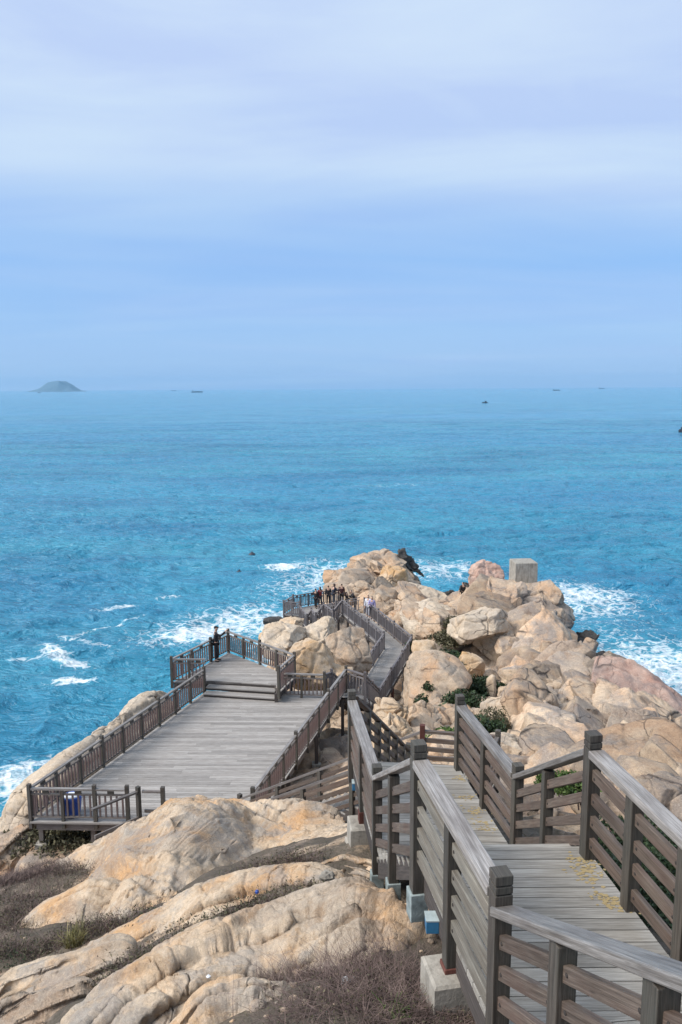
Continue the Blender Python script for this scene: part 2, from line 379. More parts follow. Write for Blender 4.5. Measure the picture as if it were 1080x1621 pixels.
# far knoll
for q in [(600, 874, 80), (568, 890, 79), (535, 912, 76), (518, 930, 73), (640, 884, 80), (668, 912, 78), (600, 925, 71), (560, 938, 69), (650, 945, 66), (690, 950, 66), (715, 945, 66), (640, 975, 59), (690, 965, 61), (600, 955, 63)]: gp(*q)
gx(9, 70, 23.2); gx(10.5, 71, 24.5)
gx(4, 86, 25.5); gx(8, 85, 27); gx(-1, 84, 27); gx(12, 79, 27); gx(9.5, 74, 24.6); gx(-4.5, 76, 27); gx(-7, 68, 27); gx(-6.4, 63.5, 24); gx(-6.2, 58, 23.8); gx(-6, 52, 24); gx(-7, 46, 25); gx(-8.5, 40.5, 24); gx(-9, 66, 30)
# left flank of the headland
for q in [(-10.4, 36.5, 21), (-11.5, 33, 22), (-13, 29, 24), (-14, 26, 24), (-14.5, 23, 22), (-16, 19, 21), (-12, 18, 14.5), (-11.6, 25.5, 17), (-10.6, 29, 16.5), (-18, 14, 20), (-13, 12, 12.5), (-22, 8, 20), (-14, 4, 10)]: gx(*q)
for q in [(-13, 37, 29), (-16, 31, 29), (-18, 26, 30), (-20, 21, 29), (-24, 16, 29), (-30, 8, 30), (-40, 0, 30), (-8, 78, 30), (4, 92, 30), (16, 86, 30), (-12, 48, 30), (-12, 58, 30), (26, 60, 30), (34, 40, 30), (40, 20, 30), (-34, -8, 24), (40, -8, 12), (0, -8, 1), (-12, -8, 5)]: gx(*q)
ctrl = np.array(ctrl)
cxy = ctrl[:, :2]
def _k(a, b): return np.sqrt(((a[:, None, :] - b[None, :, :]) ** 2).sum(-1) + .25)
_n = len(ctrl)
_A = np.zeros((_n + 3, _n + 3)); _A[:_n, :_n] = _k(cxy, cxy) - np.eye(_n) * .25
_A[:_n, _n] = 1; _A[:_n, _n + 1:] = cxy; _A[_n, :_n] = 1; _A[_n + 1:, :_n] = cxy.T
_w = np.linalg.solve(_A, np.concatenate([ctrl[:, 2], [0, 0, 0]]))
def base_z(x, y):
    p = np.stack([x, y], -1); r = np.zeros(len(p))
    for i in range(0, len(p), 20000):
        q = p[i:i + 20000]; r[i:i + 20000] = _k(q, cxy) @ _w[:_n] + _w[_n] + q @ _w[_n + 1:]
    return r
def under_decks(x, y, z):
    """keep the ground below every deck and flight"""
    for a, b, w in DECKS:
        clear = 1.05 if w > 4 else .5
        ab = (b - a)[:2]; L2 = (ab ** 2).sum()
        t = np.clip(((x - a[0]) * ab[0] + (y - a[1]) * ab[1]) / L2, -.08, 1.08)
        dd = np.hypot(x - a[0] - t * ab[0], y - a[1] - t * ab[1])
        lim = a[2] + np.clip(t, 0, 1) * (b[2] - a[2]) - clear + np.maximum(0, dd - w) * 1.5
        z = np.where(dd < w + 2.0, np.minimum(z, lim), z)
    return z
def ground_z(x, y):
    x = np.atleast_1d(np.asarray(x, float)); y = np.atleast_1d(np.asarray(y, float))
    p = np.stack([x, y, np.zeros(len(x))], -1)
    z = base_z(x, y)
    far = sstep(16, 26, y + np.maximum(0, x - 2) * .9)             # rock beyond the near scrub slope
    far = np.maximum(far, sstep(2.8, 4.5, x) * .8)
    q = p[:, :2].copy()
    q[:, 0] += .8 * fbm(p * .35, 2, 3); q[:, 1] += .8 * fbm(p * .35 + 9, 2, 4)
    c_, s_ = math.cos(.5), math.sin(.5); q = np.stack([q[:, 0] * c_ - q[:, 1] * s_, q[:, 0] * s_ + q[:, 1] * c_], -1)
    out = 0
    for sc, amp, cre, sd in ((np.array([3.4, 2.4]), 1.35, 1.2, 1), (np.array([1.5, 1.0]), .7, .6, 5), (np.array([.62, .46]), .22, .18, 9)):
        d1, d2, cx, cy, ox, oy = voro2(q / sc, sd)
        tx = h01(cx, cy, 5, sd) - .5; ty = h01(cx, cy, 6, sd) - .5; off = h01(cx, cy, 7, sd) - .5
        edge = d2 - d1
        dome = .65 * sstep(0, .10, edge) + .35 * sstep(0, .5, edge)
        out = out + amp * (off * .9 + (tx * ox + ty * oy) * 1.5) + cre * (dome - .85) * (.35 + .65 * h01(cx, cy, 8, sd))
    strata = fbm(np.stack([p[:, 0] * .5, p[:, 1] * .5, z * 1.6], -1), 4, 21) * .28
    z = z + far * (out * .6 + strata - .25 - .45 * sstep(4.5, 7, x - .02 * y) * sstep(24, 30, y)) + fbm(p * 1.4, 5, 31) * .16 + fbm(p * .5, 2, 33) * .12 * (1 - far)
    z = z - .17 * sstep(.35, -.1, x) * sstep(5.9, 6.8, y) * sstep(14, 12.5, y)        # hollows between the near slabs
    return under_decks(x, y, z)

def build_terrain():
    xs = np.concatenate([np.arange(-36, -16, .5), np.arange(-16, 24, .125), np.arange(24, 40, .5)])
    ys = np.concatenate([np.arange(-8, 3, .35), np.arange(3, 50, .11), np.arange(50, 86, .16), np.arange(86, 94, .5)])
    X, Y = np.meshgrid(xs, ys); x = X.ravel(); y = Y.ravel()
    z = ground_z(x, y); nx = len(xs); ny = len(ys)
    idx = np.arange(nx * ny).reshape(ny, nx)
    q = np.stack([idx[:-1, :-1], idx[:-1, 1:], idx[1:, 1:], idx[1:, :-1]], -1).reshape(-1, 4)
    zq = z[q].max(1); q = q[zq > SEA - 3]
    used = np.unique(q); rm = np.full(nx * ny, -1); rm[used] = np.arange(len(used))
    v = np.stack([x, y, z], -1)[used]; q = rm[q]
    # material: rock mass, scrub soil where the slope is gentle and near; wet black rock at the tide line
    o = fast_mesh('terrain', v, q, M['terrain'])
    far = np.maximum(np.maximum(sstep(15, 22, v[:, 1] + np.maximum(0, v[:, 0] - 2) * .9), sstep(2.8, 4.2, v[:, 0]) * .8), .36 * sstep(6.3, 7.2, v[:, 1]))
    a = o.data.attributes.new('bare', 'FLOAT', 'POINT'); a.data.foreach_set('value', far.astype(np.float32))
    tag(o, kind='structure')
    return x, y, z
def terrain_mat():
    """headland ground: bare granite with scrub soil in hollows, wet dark rock at the tide line"""
    m = M['rock_mass'].copy(); m.name = 'headland_ground'
    t = m.node_tree; b = next(n for n in t.nodes if n.type == 'BSDF_PRINCIPLED')
    rockc = b.inputs['Base Color'].links[0].from_socket
    k = NT.__new__(NT); k.m = m; k.t = t; k.b = b
    p = k.pos()
    n = k.noise(p, 1.3, 6, .65); f = k.noise(p, 16, 5, .7)
    so = k.mix(k.ramp(n, [(.35, 0), (.68, 1)]), (.085, .07, .056), (.19, .15, .115))
    so = k.mix(k.math('MULTIPLY', k.ramp(f, [(.45, 0), (.65, 1)]), .55), so, (.06, .06, .035))
    at = k.n('ShaderNodeAttribute', attribute_name='bare').outputs['Fac']
    w = k.math('ADD', at, k.math('MULTIPLY', k.math('SUBTRACT', k.noise(p, 1.1, 6, .7), .5), 1.3))
    c = k.mix(k.ramp(w, [(.42, 0), (.55, 1)]), so, rockc)
    sep = k.n('ShaderNodeSeparateXYZ'); k.l(p, sep.inputs[0])
    wet = k.math('ADD', sep.outputs[2], k.math('MULTIPLY', k.math('SUBTRACT', k.noise(p, .5, 5, .7), .5), 3.2))
    c = k.mix(k.ramp(k.math('ADD', k.math('MULTIPLY', wet, .1), 3.0), [(.5 + .08, 1), (.5 + .17, 0)]), c, (.045, .043, .04))
    t.links.new(c, b.inputs['Base Color'])
    return m
M['terrain'] = terrain_mat()
TX, TY, TZ = build_terrain()

# ================================================================== SEA
def sea_mat():
    k = NT('sea_water'); p = k.pos()
    st = k.mapping(p, (1, 1.9, 1), rot=(0, 0, .25))
    n1 = k.noise(k.mapping(p, (1, 2.6, 1), rot=(0, 0, .2)), .022, 4, .6); n2 = k.noise(k.mapping(p, (.35, 1.6, 1), rot=(0, 0, .1)), .006, 4, .6)
    c = k.mix(k.ramp(n1, [(.35, 0), (.66, 1)]), (.02, .165, .285), (.055, .285, .40))
    c = k.mix(k.ramp(n2, [(.4, 0), (.65, .6)]), c, (.045, .25, .43))
    sh = k.n('ShaderNodeAttribute', attribute_name='shallow').outputs['Fac']
    c = k.mix(k.math('MULTIPLY', sh, .6), c, (.04, .30, .44))
    fa = k.n('ShaderNodeAttribute', attribute_name='foam').outputs['Fac']
    q = k.n('ShaderNodeTexNoise'); k.l(p, q.inputs['Vector']); q.inputs['Scale'].default_value = .35; q.inputs['Detail'].default_value = 4
    wp = k.n('ShaderNodeVectorMath', operation='MULTIPLY_ADD'); k.l(q.outputs['Color'], wp.inputs[0]); wp.inputs[1].default_value = (4, 4, 4); k.l(p, wp.inputs[2])
    lace = k.voro(k.mapping(wp.outputs[0], (.55, .8, 1)), 1.0); lace2 = k.voro(k.mapping(wp.outputs[0], (1.5, 2.1, 1)), 1.0)
    tex = k.math('ADD', k.math('MULTIPLY', k.ramp(lace, [(0, 1), (.26, 0)]), .42), k.math('ADD', k.math('MULTIPLY', k.ramp(lace2, [(0, 1), (.28, 0)]), .3), k.math('MULTIPLY', k.noise(p, 1.1, 7, .78), .75)))
    w = k.math('ADD', fa, k.math('SUBTRACT', tex, 1.0))
    fm = k.ramp(w, [(.12, 0), (.34, .45), (.75, 1)])
    c = k.mix(k.math('MULTIPLY', k.ramp(fa, [(.1, 0), (.7, 1)]), .35), c, (.10, .38, .46))
    c = k.mix(fm, c, (.80, .84, .86))
    def ridge(sx, sy, rot, sc, det, loc=(0, 0, 0)):
        n = k.noise(k.mapping(p, (sx, sy, 1), loc, (0, 0, rot)), sc, det, .6, .4)
        return k.math('SUBTRACT', 1.0, k.math('MULTIPLY', k.math('ABSOLUTE', k.math('SUBTRACT', n, .5)), 3.0))
    h = k.math('ADD', k.math('MULTIPLY', ridge(.6, 1.25, .3, 1.15, 5), .17), k.math('MULTIPLY', ridge(.6, 1.3, .12, .36, 5, (4, 1, 0)), .55))
    h = k.math('ADD', h, k.math('MULTIPLY', ridge(.5, 1.3, -.2, .12, 4, (9, 3, 0)), 1.2))
    rough = k.mix(fm, (.13, .13, .13), (.8, .8, .8))
    nb = k.bump(h, .9, 1.0)
    k.b.inputs['IOR'].default_value = 1.33
    return k.fin(c, rough, nb, .5)
M['sea'] = sea_mat()
FOAM = []   # (x, y, rx, ry, rot, amount) broken water away from the rocks
def fo(X, Y, rx, ry, rot, a): p = byh(X, Y, -SEA); FOAM.append((p[0], p[1], rx, ry, rot, a))
fo(88, 1036, 3.0, 1.1, -.85, .85); fo(118, 1054, 2.6, .8, -.3, .8); fo(114, 1084, 1.9, 1.1, .1, .95); fo(196, 965, 3.6, .8, .5, .7); fo(168, 996, 5, .5, 1.0, .6); fo(444, 900, 2.6, 1.6, .2, .85)
fo(40, 1046, 1.8, .7, .5, .62); fo(265, 947, 3, 1.4, .1, .5); fo(48, 1215, 5, 1.6, .8, .5); fo(20, 1250, 3.4, 2.2, .6, .6); fo(130, 1020, 4, .6, -.5, .5); fo(620, 770, 14, 4, 0, .25); fo(150, 830, 10, 4, 0, .2)
fo(330, 1000, 8, 5, .5, .42); fo(300, 1010, 5, 3, .3, .36); fo(395, 975, 8, 5, .3, .42); fo(930, 960, 8, 8, 0, .52); fo(900, 940, 8, 5, 0, .4); fo(1010, 1040, 9, 7, .3, .5); fo(1060, 1085, 9, 6, .3, .5)
fo(700, 905, 9, 7, 0, .55); fo(530, 905, 6, 8, .6, .5); fo(470, 930, 7, 6, .4, .4)
def build_sea():
    d = [24.0]
    while d[-1] < 45000: d.append(d[-1] * (1 + (.0034 if d[-1] < 160 else .0052 if d[-1] < 600 else .016 if d[-1] < 4000 else .06)))
    d = np.array(d); t = np.concatenate([np.linspace(-1.15, -.52, 50)[:-1], np.linspace(-.52, .52, 460), np.linspace(.52, 1.15, 50)[1:]])
    D, T = np.meshgrid(d, t, indexing='ij'); y = D.ravel(); x = (D * T).ravel()
    p = np.stack([x, y, np.zeros(len(x))], -1)
    near = 1 - sstep(300, 900, y)
    z = np.zeros(len(x))
    c, s = math.cos(.3), math.sin(.3)
    w = np.stack([x * c + y * s, -x * s + y * c, 0 * x], -1)
    z += .55 * fbm(w * np.array([.035, .10, 1]), 3, 41)
    r = 1 - np.abs(fbm(w * np.array([.14, .34, 1]) + 3.3, 4, 51)); z += near * .60 * (r - .75) * 2
    z += near * .16 * fbm(w * np.array([.6, 1.1, 1]) + 7, 3, 61) * (1 - sstep(120, 240, y))
    nr = int((d < 130).sum()) * len(t)
    # distance to the rocks, for surf
    foam = np.zeros(len(x)); shallow = np.zeros(len(x))
    sh = TZ > SEA - .3
    # distance: coarse land cells
    key = np.unique(np.stack([np.round(TX[sh] / 1.2), np.round(TY[sh] / 1.2)], -1), axis=0) * 1.2
    dist = np.full(nr, 99.0)
    cand = np.nonzero((x[:nr] > -50) & (x[:nr] < 50) & (y[:nr] < 112))[0]
    for i in range(0, len(cand), 4000):
        ci = cand[i:i + 4000]; q = p[ci, :2]
        dist[ci] = np.sqrt(((q ** 2).sum(1)[:, None] + (key ** 2).sum(1)[None] - 2 * q @ key.T).clip(0).min(1))
    f = np.exp(-np.maximum(0, dist - .8) / 2.4) * (.85 + .5 * fbm(p[:nr] * .12, 3, 71))
    foam[:nr] = f * .95; shallow[:nr] = np.exp(-dist / 12.0)
    for fx, fy, rx, ry, rot, a in FOAM:
        ca, sa = math.cos(rot), math.sin(rot); dx, dy = x - fx, (y - fy)
        e = ((dx * ca + dy * sa) / rx) ** 2 + ((-dx * sa + dy * ca) / ry) ** 2
        foam += a * np.exp(-e * 1.1)
    crestf = near * np.clip((z - .78) * 1.2, 0, .5); foam += crestf
    foam = np.clip(foam, 0, 1.25)
    z += foam * .10 * near
    nt = len(t); idx = np.arange(len(x)).reshape(len(d), nt)
    q = np.stack([idx[:-1, :-1], idx[:-1, 1:], idx[1:, 1:], idx[1:, :-1]], -1).reshape(-1, 4)
    o = fast_mesh('sea', np.stack([x, y, z + SEA], -1), q, M['sea'])
    for nm, arr in (('foam', foam), ('shallow', shallow)):
        a = o.data.attributes.new(nm, 'FLOAT', 'POINT'); a.data.foreach_set('value', arr.astype(np.float32))
    tag(o, kind='structure')
build_sea()

# ================================================================== TIMBER DECKS, STAIRS, RAILINGS
def clip(poly, nx, ny, c):
    """part of a polygon where nx*x+ny*y <= c"""
    out = []
    for i in range(len(poly)):
        a, b = poly[i], poly[(i + 1) % len(poly)]
        da = nx * a[0] + ny * a[1] - c; db = nx * b[0] + ny * b[1] - c
        if da <= 0: out.append(a)
        if (da < 0 < db) or (db < 0 < da):
            t = da / (da - db); out.append((a[0] + t * (b[0] - a[0]), a[1] + t * (b[1] - a[1])))
    return out
def planks(mb, poly, z, ax, w=.14, t=.05, gap=.009, joint=None):
    ax = np.array(ax[:2], float); ax /= np.linalg.norm(ax); n = np.array([-ax[1], ax[0]])
    s = [p[0] * n[0] + p[1] * n[1] for p in poly]; a = [p[0] * ax[0] + p[1] * ax[1] for p in poly]
    y = min(s); k = 0
    while y < max(s):
        st = clip(clip(poly, -n[0], -n[1], -y), n[0], n[1], y + w - gap)
        if len(st) > 2:
            cuts = [min(a) - 1]
            if joint:
                c = min(a) + random.uniform(.2, 1) * joint
                while c < max(a): cuts.append(c); c += joint * random.uniform(.8, 1.1)
            cuts.append(max(a) + 1)
            dz = random.uniform(-.002, .002)
            for c0, c1 in zip(cuts, cuts[1:]):
                q = clip(clip(st, -ax[0], -ax[1], -c0 - .002), ax[0], ax[1], c1 - .002)
                if len(q) > 2: mb.poly_slab(q, z + dz, t, None, ax)
        y += w; k += 1
def xy(*ps): return [(float(p[0]), float(p[1])) for p in ps]
def deck(name, label, poly, z, ax, mat, w=.14, joint=None, cat='deck', group=None, fascia=.2, fm='frame'):
    pts = xy(*poly); c = np.mean(pts, 0)
    t = thing(name, label, cat, (c[0], c[1], z), group)
    mb = MB(); planks(mb, pts, z, ax, w, joint=joint); mb.build('planking', mat, t)
    if fascia:
        mb = MB(); n = len(pts); ar = sum(pts[i][0] * pts[(i + 1) % n][1] - pts[(i + 1) % n][0] * pts[i][1] for i in range(n))
        pp = pts if ar > 0 else pts[::-1]; cc = np.mean(pp, 0)
        ins = [(p[0] + (cc[0] - p[0]) * .03, p[1] + (cc[1] - p[1]) * .03) for p in pp]
        for i in range(n):
            a, b = ins[i], ins[(i + 1) % n]
            mb.vboard((*a, z - .055 - fascia / 2), (*b, z - .055 - fascia / 2), .05, fascia)
        # bearers under the planking
        L = np.array(ax[:2], float); L /= np.linalg.norm(L); nn = np.array([-L[1], L[0]])
        a = [p[0] * L[0] + p[1] * L[1] for p in pp]
        k = min(a) + .45
        while k < max(a) - .3:
            q = clip(clip(ins, -L[0], -L[1], -k), L[0], L[1], k + .08)
            if len(q) > 2: mb.poly_slab(q, z - .058, .16, .4, tuple(nn))
            k += 1.2
        mb.build('frame_beams', M[fm], t)
    return t
def lerp(a, b, t): return np.asarray(a) + (np.asarray(b) - np.asarray(a)) * t
def stair(name, label, aL, aR, bL, bR, mat, cat='stairs', rise=.16, tw=.02, group=None, inset=0):
    """flight from the upper edge aL-aR to the lower edge bL-bR"""
    aL, aR, bL, bR = [np.array(v, float) for v in (aL, aR, bL, bR)]
    drop = aL[2] - bL[2]; n = max(2, int(round(drop / rise)))
    t = thing(name, label, cat, (bL + bR) / 2, group)
    mb = MB()
    for i in range(n - 1):
        s0, s1 = i / (n - 1), (i + 1.12) / (n - 1)
        z = aL[2] - drop * (i + 1) / n
        q = [lerp(aL, bL, s0), lerp(aR, bR, s0), lerp(aR, bR, min(1, s1)), lerp(aL, bL, min(1, s1))]
        ax = (q[1] - q[0])[:2]
        planks(mb, xy(*q), z, ax, .15, .045, .008)
    mb.build('treads', mat, t)
    for a, b, sg in ((aL, bL, 1), (aR, bR, -1)):
        mb = MB()
        off = (aR - aL) / np.linalg.norm(aR - aL) * sg * .04; dn = np.array([0, 0, .2])
        mb.vboard(a + off - dn, b + off - dn * .7, .06, .26); mb.build('stringer', M['frame'], t)
    return t

def cap_post(mb, x, y, z0, z1, w, ang):
    mb.post(x, y, z0, z1 - .135, w, ang); tn = mb.tone[-1]
    mb.post(x, y, z1 - .135, z1 - .125, w * .86, ang, tn * .6)
    mb.post(x, y, z1 - .125, z1 - .075, w, ang, tn * 1.1)
    mb.post(x, y, z1 - .075, z1 - .065, w * .9, ang, tn * .5)
    mb.post(x, y, z1 - .065, z1, w, ang, tn * 1.3)
def slat_rail(label, nodes, mids, group, ends=(1, 1), below=.35, hand=(.145, .07), foot=None, nsl=4, inner=None, mats=('handrail', 'slat', 'post'), pw=.118):
    """railing of horizontal boards under a broad handrail; nodes are deck-level corner points"""
    nodes = [np.array(n, float) for n in nodes]
    t = thing('wooden_railing', label, 'railing', nodes[0], group)
    bev = .006 if nodes[0][1] < 14 else 0
    for i, nd in enumerate(nodes):
        if (i == 0 and not ends[0]) or (i == len(nodes) - 1 and not ends[1]): continue
        d = nodes[min(i + 1, len(nodes) - 1)] - nodes[max(i - 1, 0)]
        mb = MB(); cap_post(mb, nd[0], nd[1], nd[2] - below, nd[2] + RH + .135, pw, math.atan2(d[1], d[0])); po = mb.build('post', M[mats[2]], t, bev)
        if foot and i in foot:
            mb = MB(); mb.post(nd[0], nd[1], nd[2] - below - .14, nd[2] - below + .12, pw + .04, math.atan2(d[1], d[0])); mb.build('post_foot', M['teal'], po, bev)
    for i in range(len(nodes) - 1):
        a, b = nodes[i], nodes[i + 1]; n = mids[i]; ab = b - a; L = np.linalg.norm(ab[:2]); e = ab / L
        ang = math.atan2(ab[1], ab[0])
        ss = [0] + [L * (k + 1) / (n + 1) for k in range(n)] + [L]
        for s in ss[1:-1]:
            p = a + e * s; mb = MB(); mb.post(p[0], p[1], p[2] - below, p[2] + RH - hand[1] - .001, pw * .94, ang); po = mb.build('post', M[mats[2]], t, bev)
            if foot and 'mid' in foot:
                mb = MB(); mb.post(p[0], p[1], p[2] - below - .14, p[2] - below + .12, pw + .03, ang); mb.build('post_foot', M['teal'], po, bev)
        up = np.array([0, 0, RH - hand[1] / 2])
        g0 = pw / 2 - .004 if (i > 0 or ends[0]) else 0; g1 = pw / 2 - .004 if (i < len(nodes) - 2 or ends[1]) else 0
        mb = MB(); mb.vboard(a + e * g0 + up, b - e * g1 + up, *hand); mb.build('handrail', M[mats[0]], t, bev * 1.6)
        for s0, s1 in zip(ss, ss[1:]):
            for k in range(nsl):
                hz = np.array([0, 0, .155 + k * .215]); jit = random.uniform(-.006, .006)
                mb = MB(); mb.vboard(a + e * (s0 + .05) + hz + (0, 0, jit), a + e * (s1 - .05) + hz + (0, 0, jit + random.uniform(-.016, .016)), .05, .105)
                mb.build('slat', M[mats[1]], t, bev)
                if bev:
                    sd = np.array([e[1], -e[0], 0])
                    for ss_ in (s0 + .10, s1 - .10):
                        for side in (-1, 1):
                            o = bpy.data.objects.new('bolt', bolt_mesh()); C.objects.link(o); o.parent = t; o.matrix_parent_inverse = t.matrix_world.inverted()
                            q = a + e * ss_ + hz + sd * side * .026; o.location = q; o.rotation_euler = (PI / 2 * side, 0, ang)
    return t

_bolt = []
def bolt_mesh():
    if not _bolt:
        v = []; f = []; n = 8
        for r, z in ((.013, -.002), (.013, .003), (.008, .006), (.002, .007)):
            for i in range(n): v.append((r * math.cos(2 * PI * i / n), r * math.sin(2 * PI * i / n), z))
        for k in range(3):
            for i in range(n): f.append((k * n + i, k * n + (i + 1) % n, k * n + n + (i + 1) % n, k * n + n + i))
        f.append(tuple(3 * n + i for i in range(n)))
        me = bpy.data.meshes.new('bolt'); me.from_pydata(v, [], f); me.materials.append(M['frame']); _bolt.append(me)
    return _bolt[0]
_bal = {}
def baluster_mesh(mat):
    if mat not in _bal:
        mb = MB(); mb.post(0, 0, .17, .87, .05, 0, .5); o = mb.build('baluster', M[mat]); _bal[mat] = o.data; bpy.data.objects.remove(o)
    return _bal[mat]
def bal_rail(label, nodes, bays, group, ends=(1, 1), single=True, mat='rail_grey', bmat='baluster', below=.25, sp=.17, RHt=1.1, pw=.11, tall=2):
    """railing of upright balusters between two rails, with a handrail on little blocks above"""
    nodes = [np.array(n, float) for n in nodes]
    t = thing('baluster_railing', label, 'railing', nodes[0], group)
    panel = MB(); blocks = panel
    for i in range(len(nodes) - 1):
        a, b = nodes[i], nodes[i + 1]; n = bays[i]; ab = b - a; L = np.linalg.norm(ab[:2]); e = ab / L; ang = math.atan2(ab[1], ab[0])
        for k in range(n + 1):
            if k == 0 and not (i > 0 or ends[0]): continue
            if k == n and (i < len(nodes) - 2 or not ends[1]): continue
            p = a + ab * k / n; mb = MB(); top = k in (0, n) or k % tall == 0
            if top: cap_post(mb, p[0], p[1], p[2] - below, p[2] + RHt + .12, pw, ang)
            else: mb.post(p[0], p[1], p[2] - below, p[2] + RHt - .06, pw * .85, ang)
            mb.build('post', M['post'] if single else M[mat], t)
        z = lambda h: np.array([0, 0, h])
        g = e * (pw / 2 - .004)
        for nm, h, w, th in (('handrail', RHt - .03, .10, .06), ('upper_rail', .895, .06, .05), ('bottom_rail', .145, .06, .05)):
            mb = MB(); mb.vboard(a + g + z(h), b - g + z(h), w, th)
            mb.build(nm, M['handrail'] if nm == 'handrail' and single else M[mat], t)
        for k in range(n):
            p = a + ab * (k + .5) / n
            tgt = MB() if single else blocks
            tgt.vboard(p - e * .10 + z(.98), p + e * .10 + z(.98), .05, .115, .3)
            if single: tgt.build('rail_block', M['post'], t)
        for k in range(n):
            s0, s1 = L * k / n + .06, L * (k + 1) / n - .06; m = max(2, int(round((s1 - s0) / sp)))
            for j in range(m):
                p = a + e * (s0 + (s1 - s0) * (j + .5) / m)
                if single:
                    o = bpy.data.objects.new('baluster', baluster_mesh(bmat)); C.objects.link(o); o.parent = t
                    o.matrix_parent_inverse = t.matrix_world.inverted(); o.location = p; o.rotation_euler.z = ang
                else: panel.post(p[0], p[1], p[2] + .17, p[2] + .87, .05, ang)
    if not single: panel.build('baluster_panel', M[bmat], t)
    return t
def footing(name, label, x, y, ztop, h, w, ang=0):
    """cast concrete block, a little wider at the foot"""
    ca, sa = math.cos(ang), math.sin(ang)
    v = []
    for z, s in ((ztop, w / 2), (ztop - .02, w / 2 + .02), (ztop - h * .45, w / 2 + .025), (ztop - h * .47, w / 2 + .05), (ztop - h, w / 2 + .07)):
        for a, b in ((-s, -s), (s, -s), (s, s), (-s, s)): v.append((x + a * ca - b * sa, y + a * sa + b * ca, z))
    f = [(0, 1, 2, 3)]
    for k in range(4):
        for i in range(4): f.append((k * 4 + i, k * 4 + 4 + i, k * 4 + 4 + (i + 1) % 4, k * 4 + (i + 1) % 4))
    o = mesh_obj(name, v, f, M['concrete'], None, False); return tag(o, label, 'footing')

# ---- near landing, the stairs above it, and the flights below
gA = 'board railings of the near stairs'
upz = np.array([0, 0, 1.0])
run = 3.4; slope = .545
A0 = A_ + np.array([0, 0, -.10]) ; A9 = A0 + u0 * run + upz * run * slope
S9 = Sr + u0 * run + upz * run * slope
lc = [A_ + u0 * .05, Sr + u0 * .05, B_ + np.array([.02, .16, 0]), C_ + np.array([0, .30, 0])]
land = deck('wooden_landing', 'grey plank landing with yellow lichen between the two nearest board railings', lc, -H1, (1, .0), M['deck_near'], .135, None, 'landing')
stair('wooden_stairs', 'weathered stair treads rising towards the lower right corner behind the nearest railing', A9, S9, A_ + u0 * .1, Sr + u0 * .1, M['deck_near'])
stair('wooden_stairs', 'short stair flight dropping from the lichen spotted landing between two board railings', C_ + np.array([0, .32, 0]), B_ + np.array([.02, .18, 0]), F_ + np.array([0, -.1, 0]), D_ + np.array([0, -.1, 0]), M['deck_near'])
deck('wooden_landing', 'narrow grey plank walk with lichen spots below the short flight, ending at dark red slats', [F_ + np.array([0, -.1, 0]), D_ + np.array([0, -.1, 0]), E_ + np.array([0, .1, 0]), G_ + np.array([0, .1, 0])], -H2, (1, -.03), M['deck_near'], .135, None, 'landing')
stair('wooden_stairs', 'stair flight dropping beyond the narrow plank walk towards dark red slats', G_ + np.array([0, .1, 0]), E_ + np.array([0, .1, 0]), Q_, E2_, M['deck_near'])
deck('wooden_landing', 'small turning landing in front of the dark red board railing', [Q_, E2_, P2_, P_], -H3, (1, .1), M['deck_near'], .135, None, 'landing')
nrE = NR + np.array([-.35, -.35, 0]); stL = nrE + (Q_ - P_) * np.array([1, 1, 0])
stair('wooden_stairs', 'long stair flight running down left towards the big viewing platform', Q_ + np.array([-.1, .1, 0]), P_ + np.array([-.1, .1, 0]), stL, nrE, M['deck'])

r_up = slat_rail('nearest railing, wide silvered handrail running off the lower right corner', [A0 + np.array([0, 0, 0]), A9], [3], gA, ends=(0, 0), nsl=4)
r_ac = slat_rail('left railing of the lichen spotted landing, broad pale handrail above a concrete footing', [A_, C_], [1], gA, below=.33, foot=(1,), mats=('handrail', 'slat_pale', 'post'))
r_bs = slat_rail('right railing of the lichen spotted landing, leaving the right edge of the picture', [Sr + u0 * .3, B_], [2], gA, ends=(0, 1))
slat_rail('upper right stair railing running on beyond the frame', [S9, Sr + u0 * .3], [2], gA, ends=(0, 0))
r_bd = slat_rail('short sloping railing right of the flight, between two grooved posts before bare pink rock', [B_ - (B_ - D_) * .02, D_], [1], gA, ends=(0, 0))
r_cf = slat_rail('short sloping railing left of the flight, on pale teal post feet', [C_ - (C_ - F_) * .02, F_], [1], gA, ends=(0, 1), below=.36, foot=(1, 'mid'))
r_fg = slat_rail('left railing of the narrow plank walk, one red brown post standing on a footing', [F_, G_], [1], gA, ends=(0, 1), below=.3)
r_de = slat_rail('right railing of the narrow plank walk, above the green gully', [D_, E_], [1], gA, below=.3)
r_gq = slat_rail('dark left railing of the flight beyond the walk, closely set posts', [G_ + np.array([.06, .1, 0]), Q_], [5], gA, ends=(0, 1), mats=('slat', 'slat', 'post'), hand=(.10, .06))
slat_rail('right railing of the flight beyond the walk, behind the narrow walk railing', [E_ + np.array([.05, .1, 0]), E2_, P2_], [2, 0], gA, ends=(0, 1), mats=('rail_grey', 'slat', 'post'), hand=(.10, .06))
slat_rail('dark red brown board railing across the end of the turning landing', [P2_ + (P_ - P2_) * .04, P_], [1], gA, ends=(0, 1), mats=('slat', 'slat', 'rust'), hand=(.10, .06))
slat_rail('far railing of the long flight to the viewing platform, ending at its near right corner', [P_, nrE], [3], gA, ends=(0, 1), mats=('rail_grey', 'slat', 'post'), hand=(.10, .07), below=.2)
slat_rail('near railing of the long flight, half hidden by the big pale slab', [Q_, stL], [3], gA, ends=(0, 1), mats=('rail_grey', 'slat', 'post'), hand=(.10, .07), below=.2)

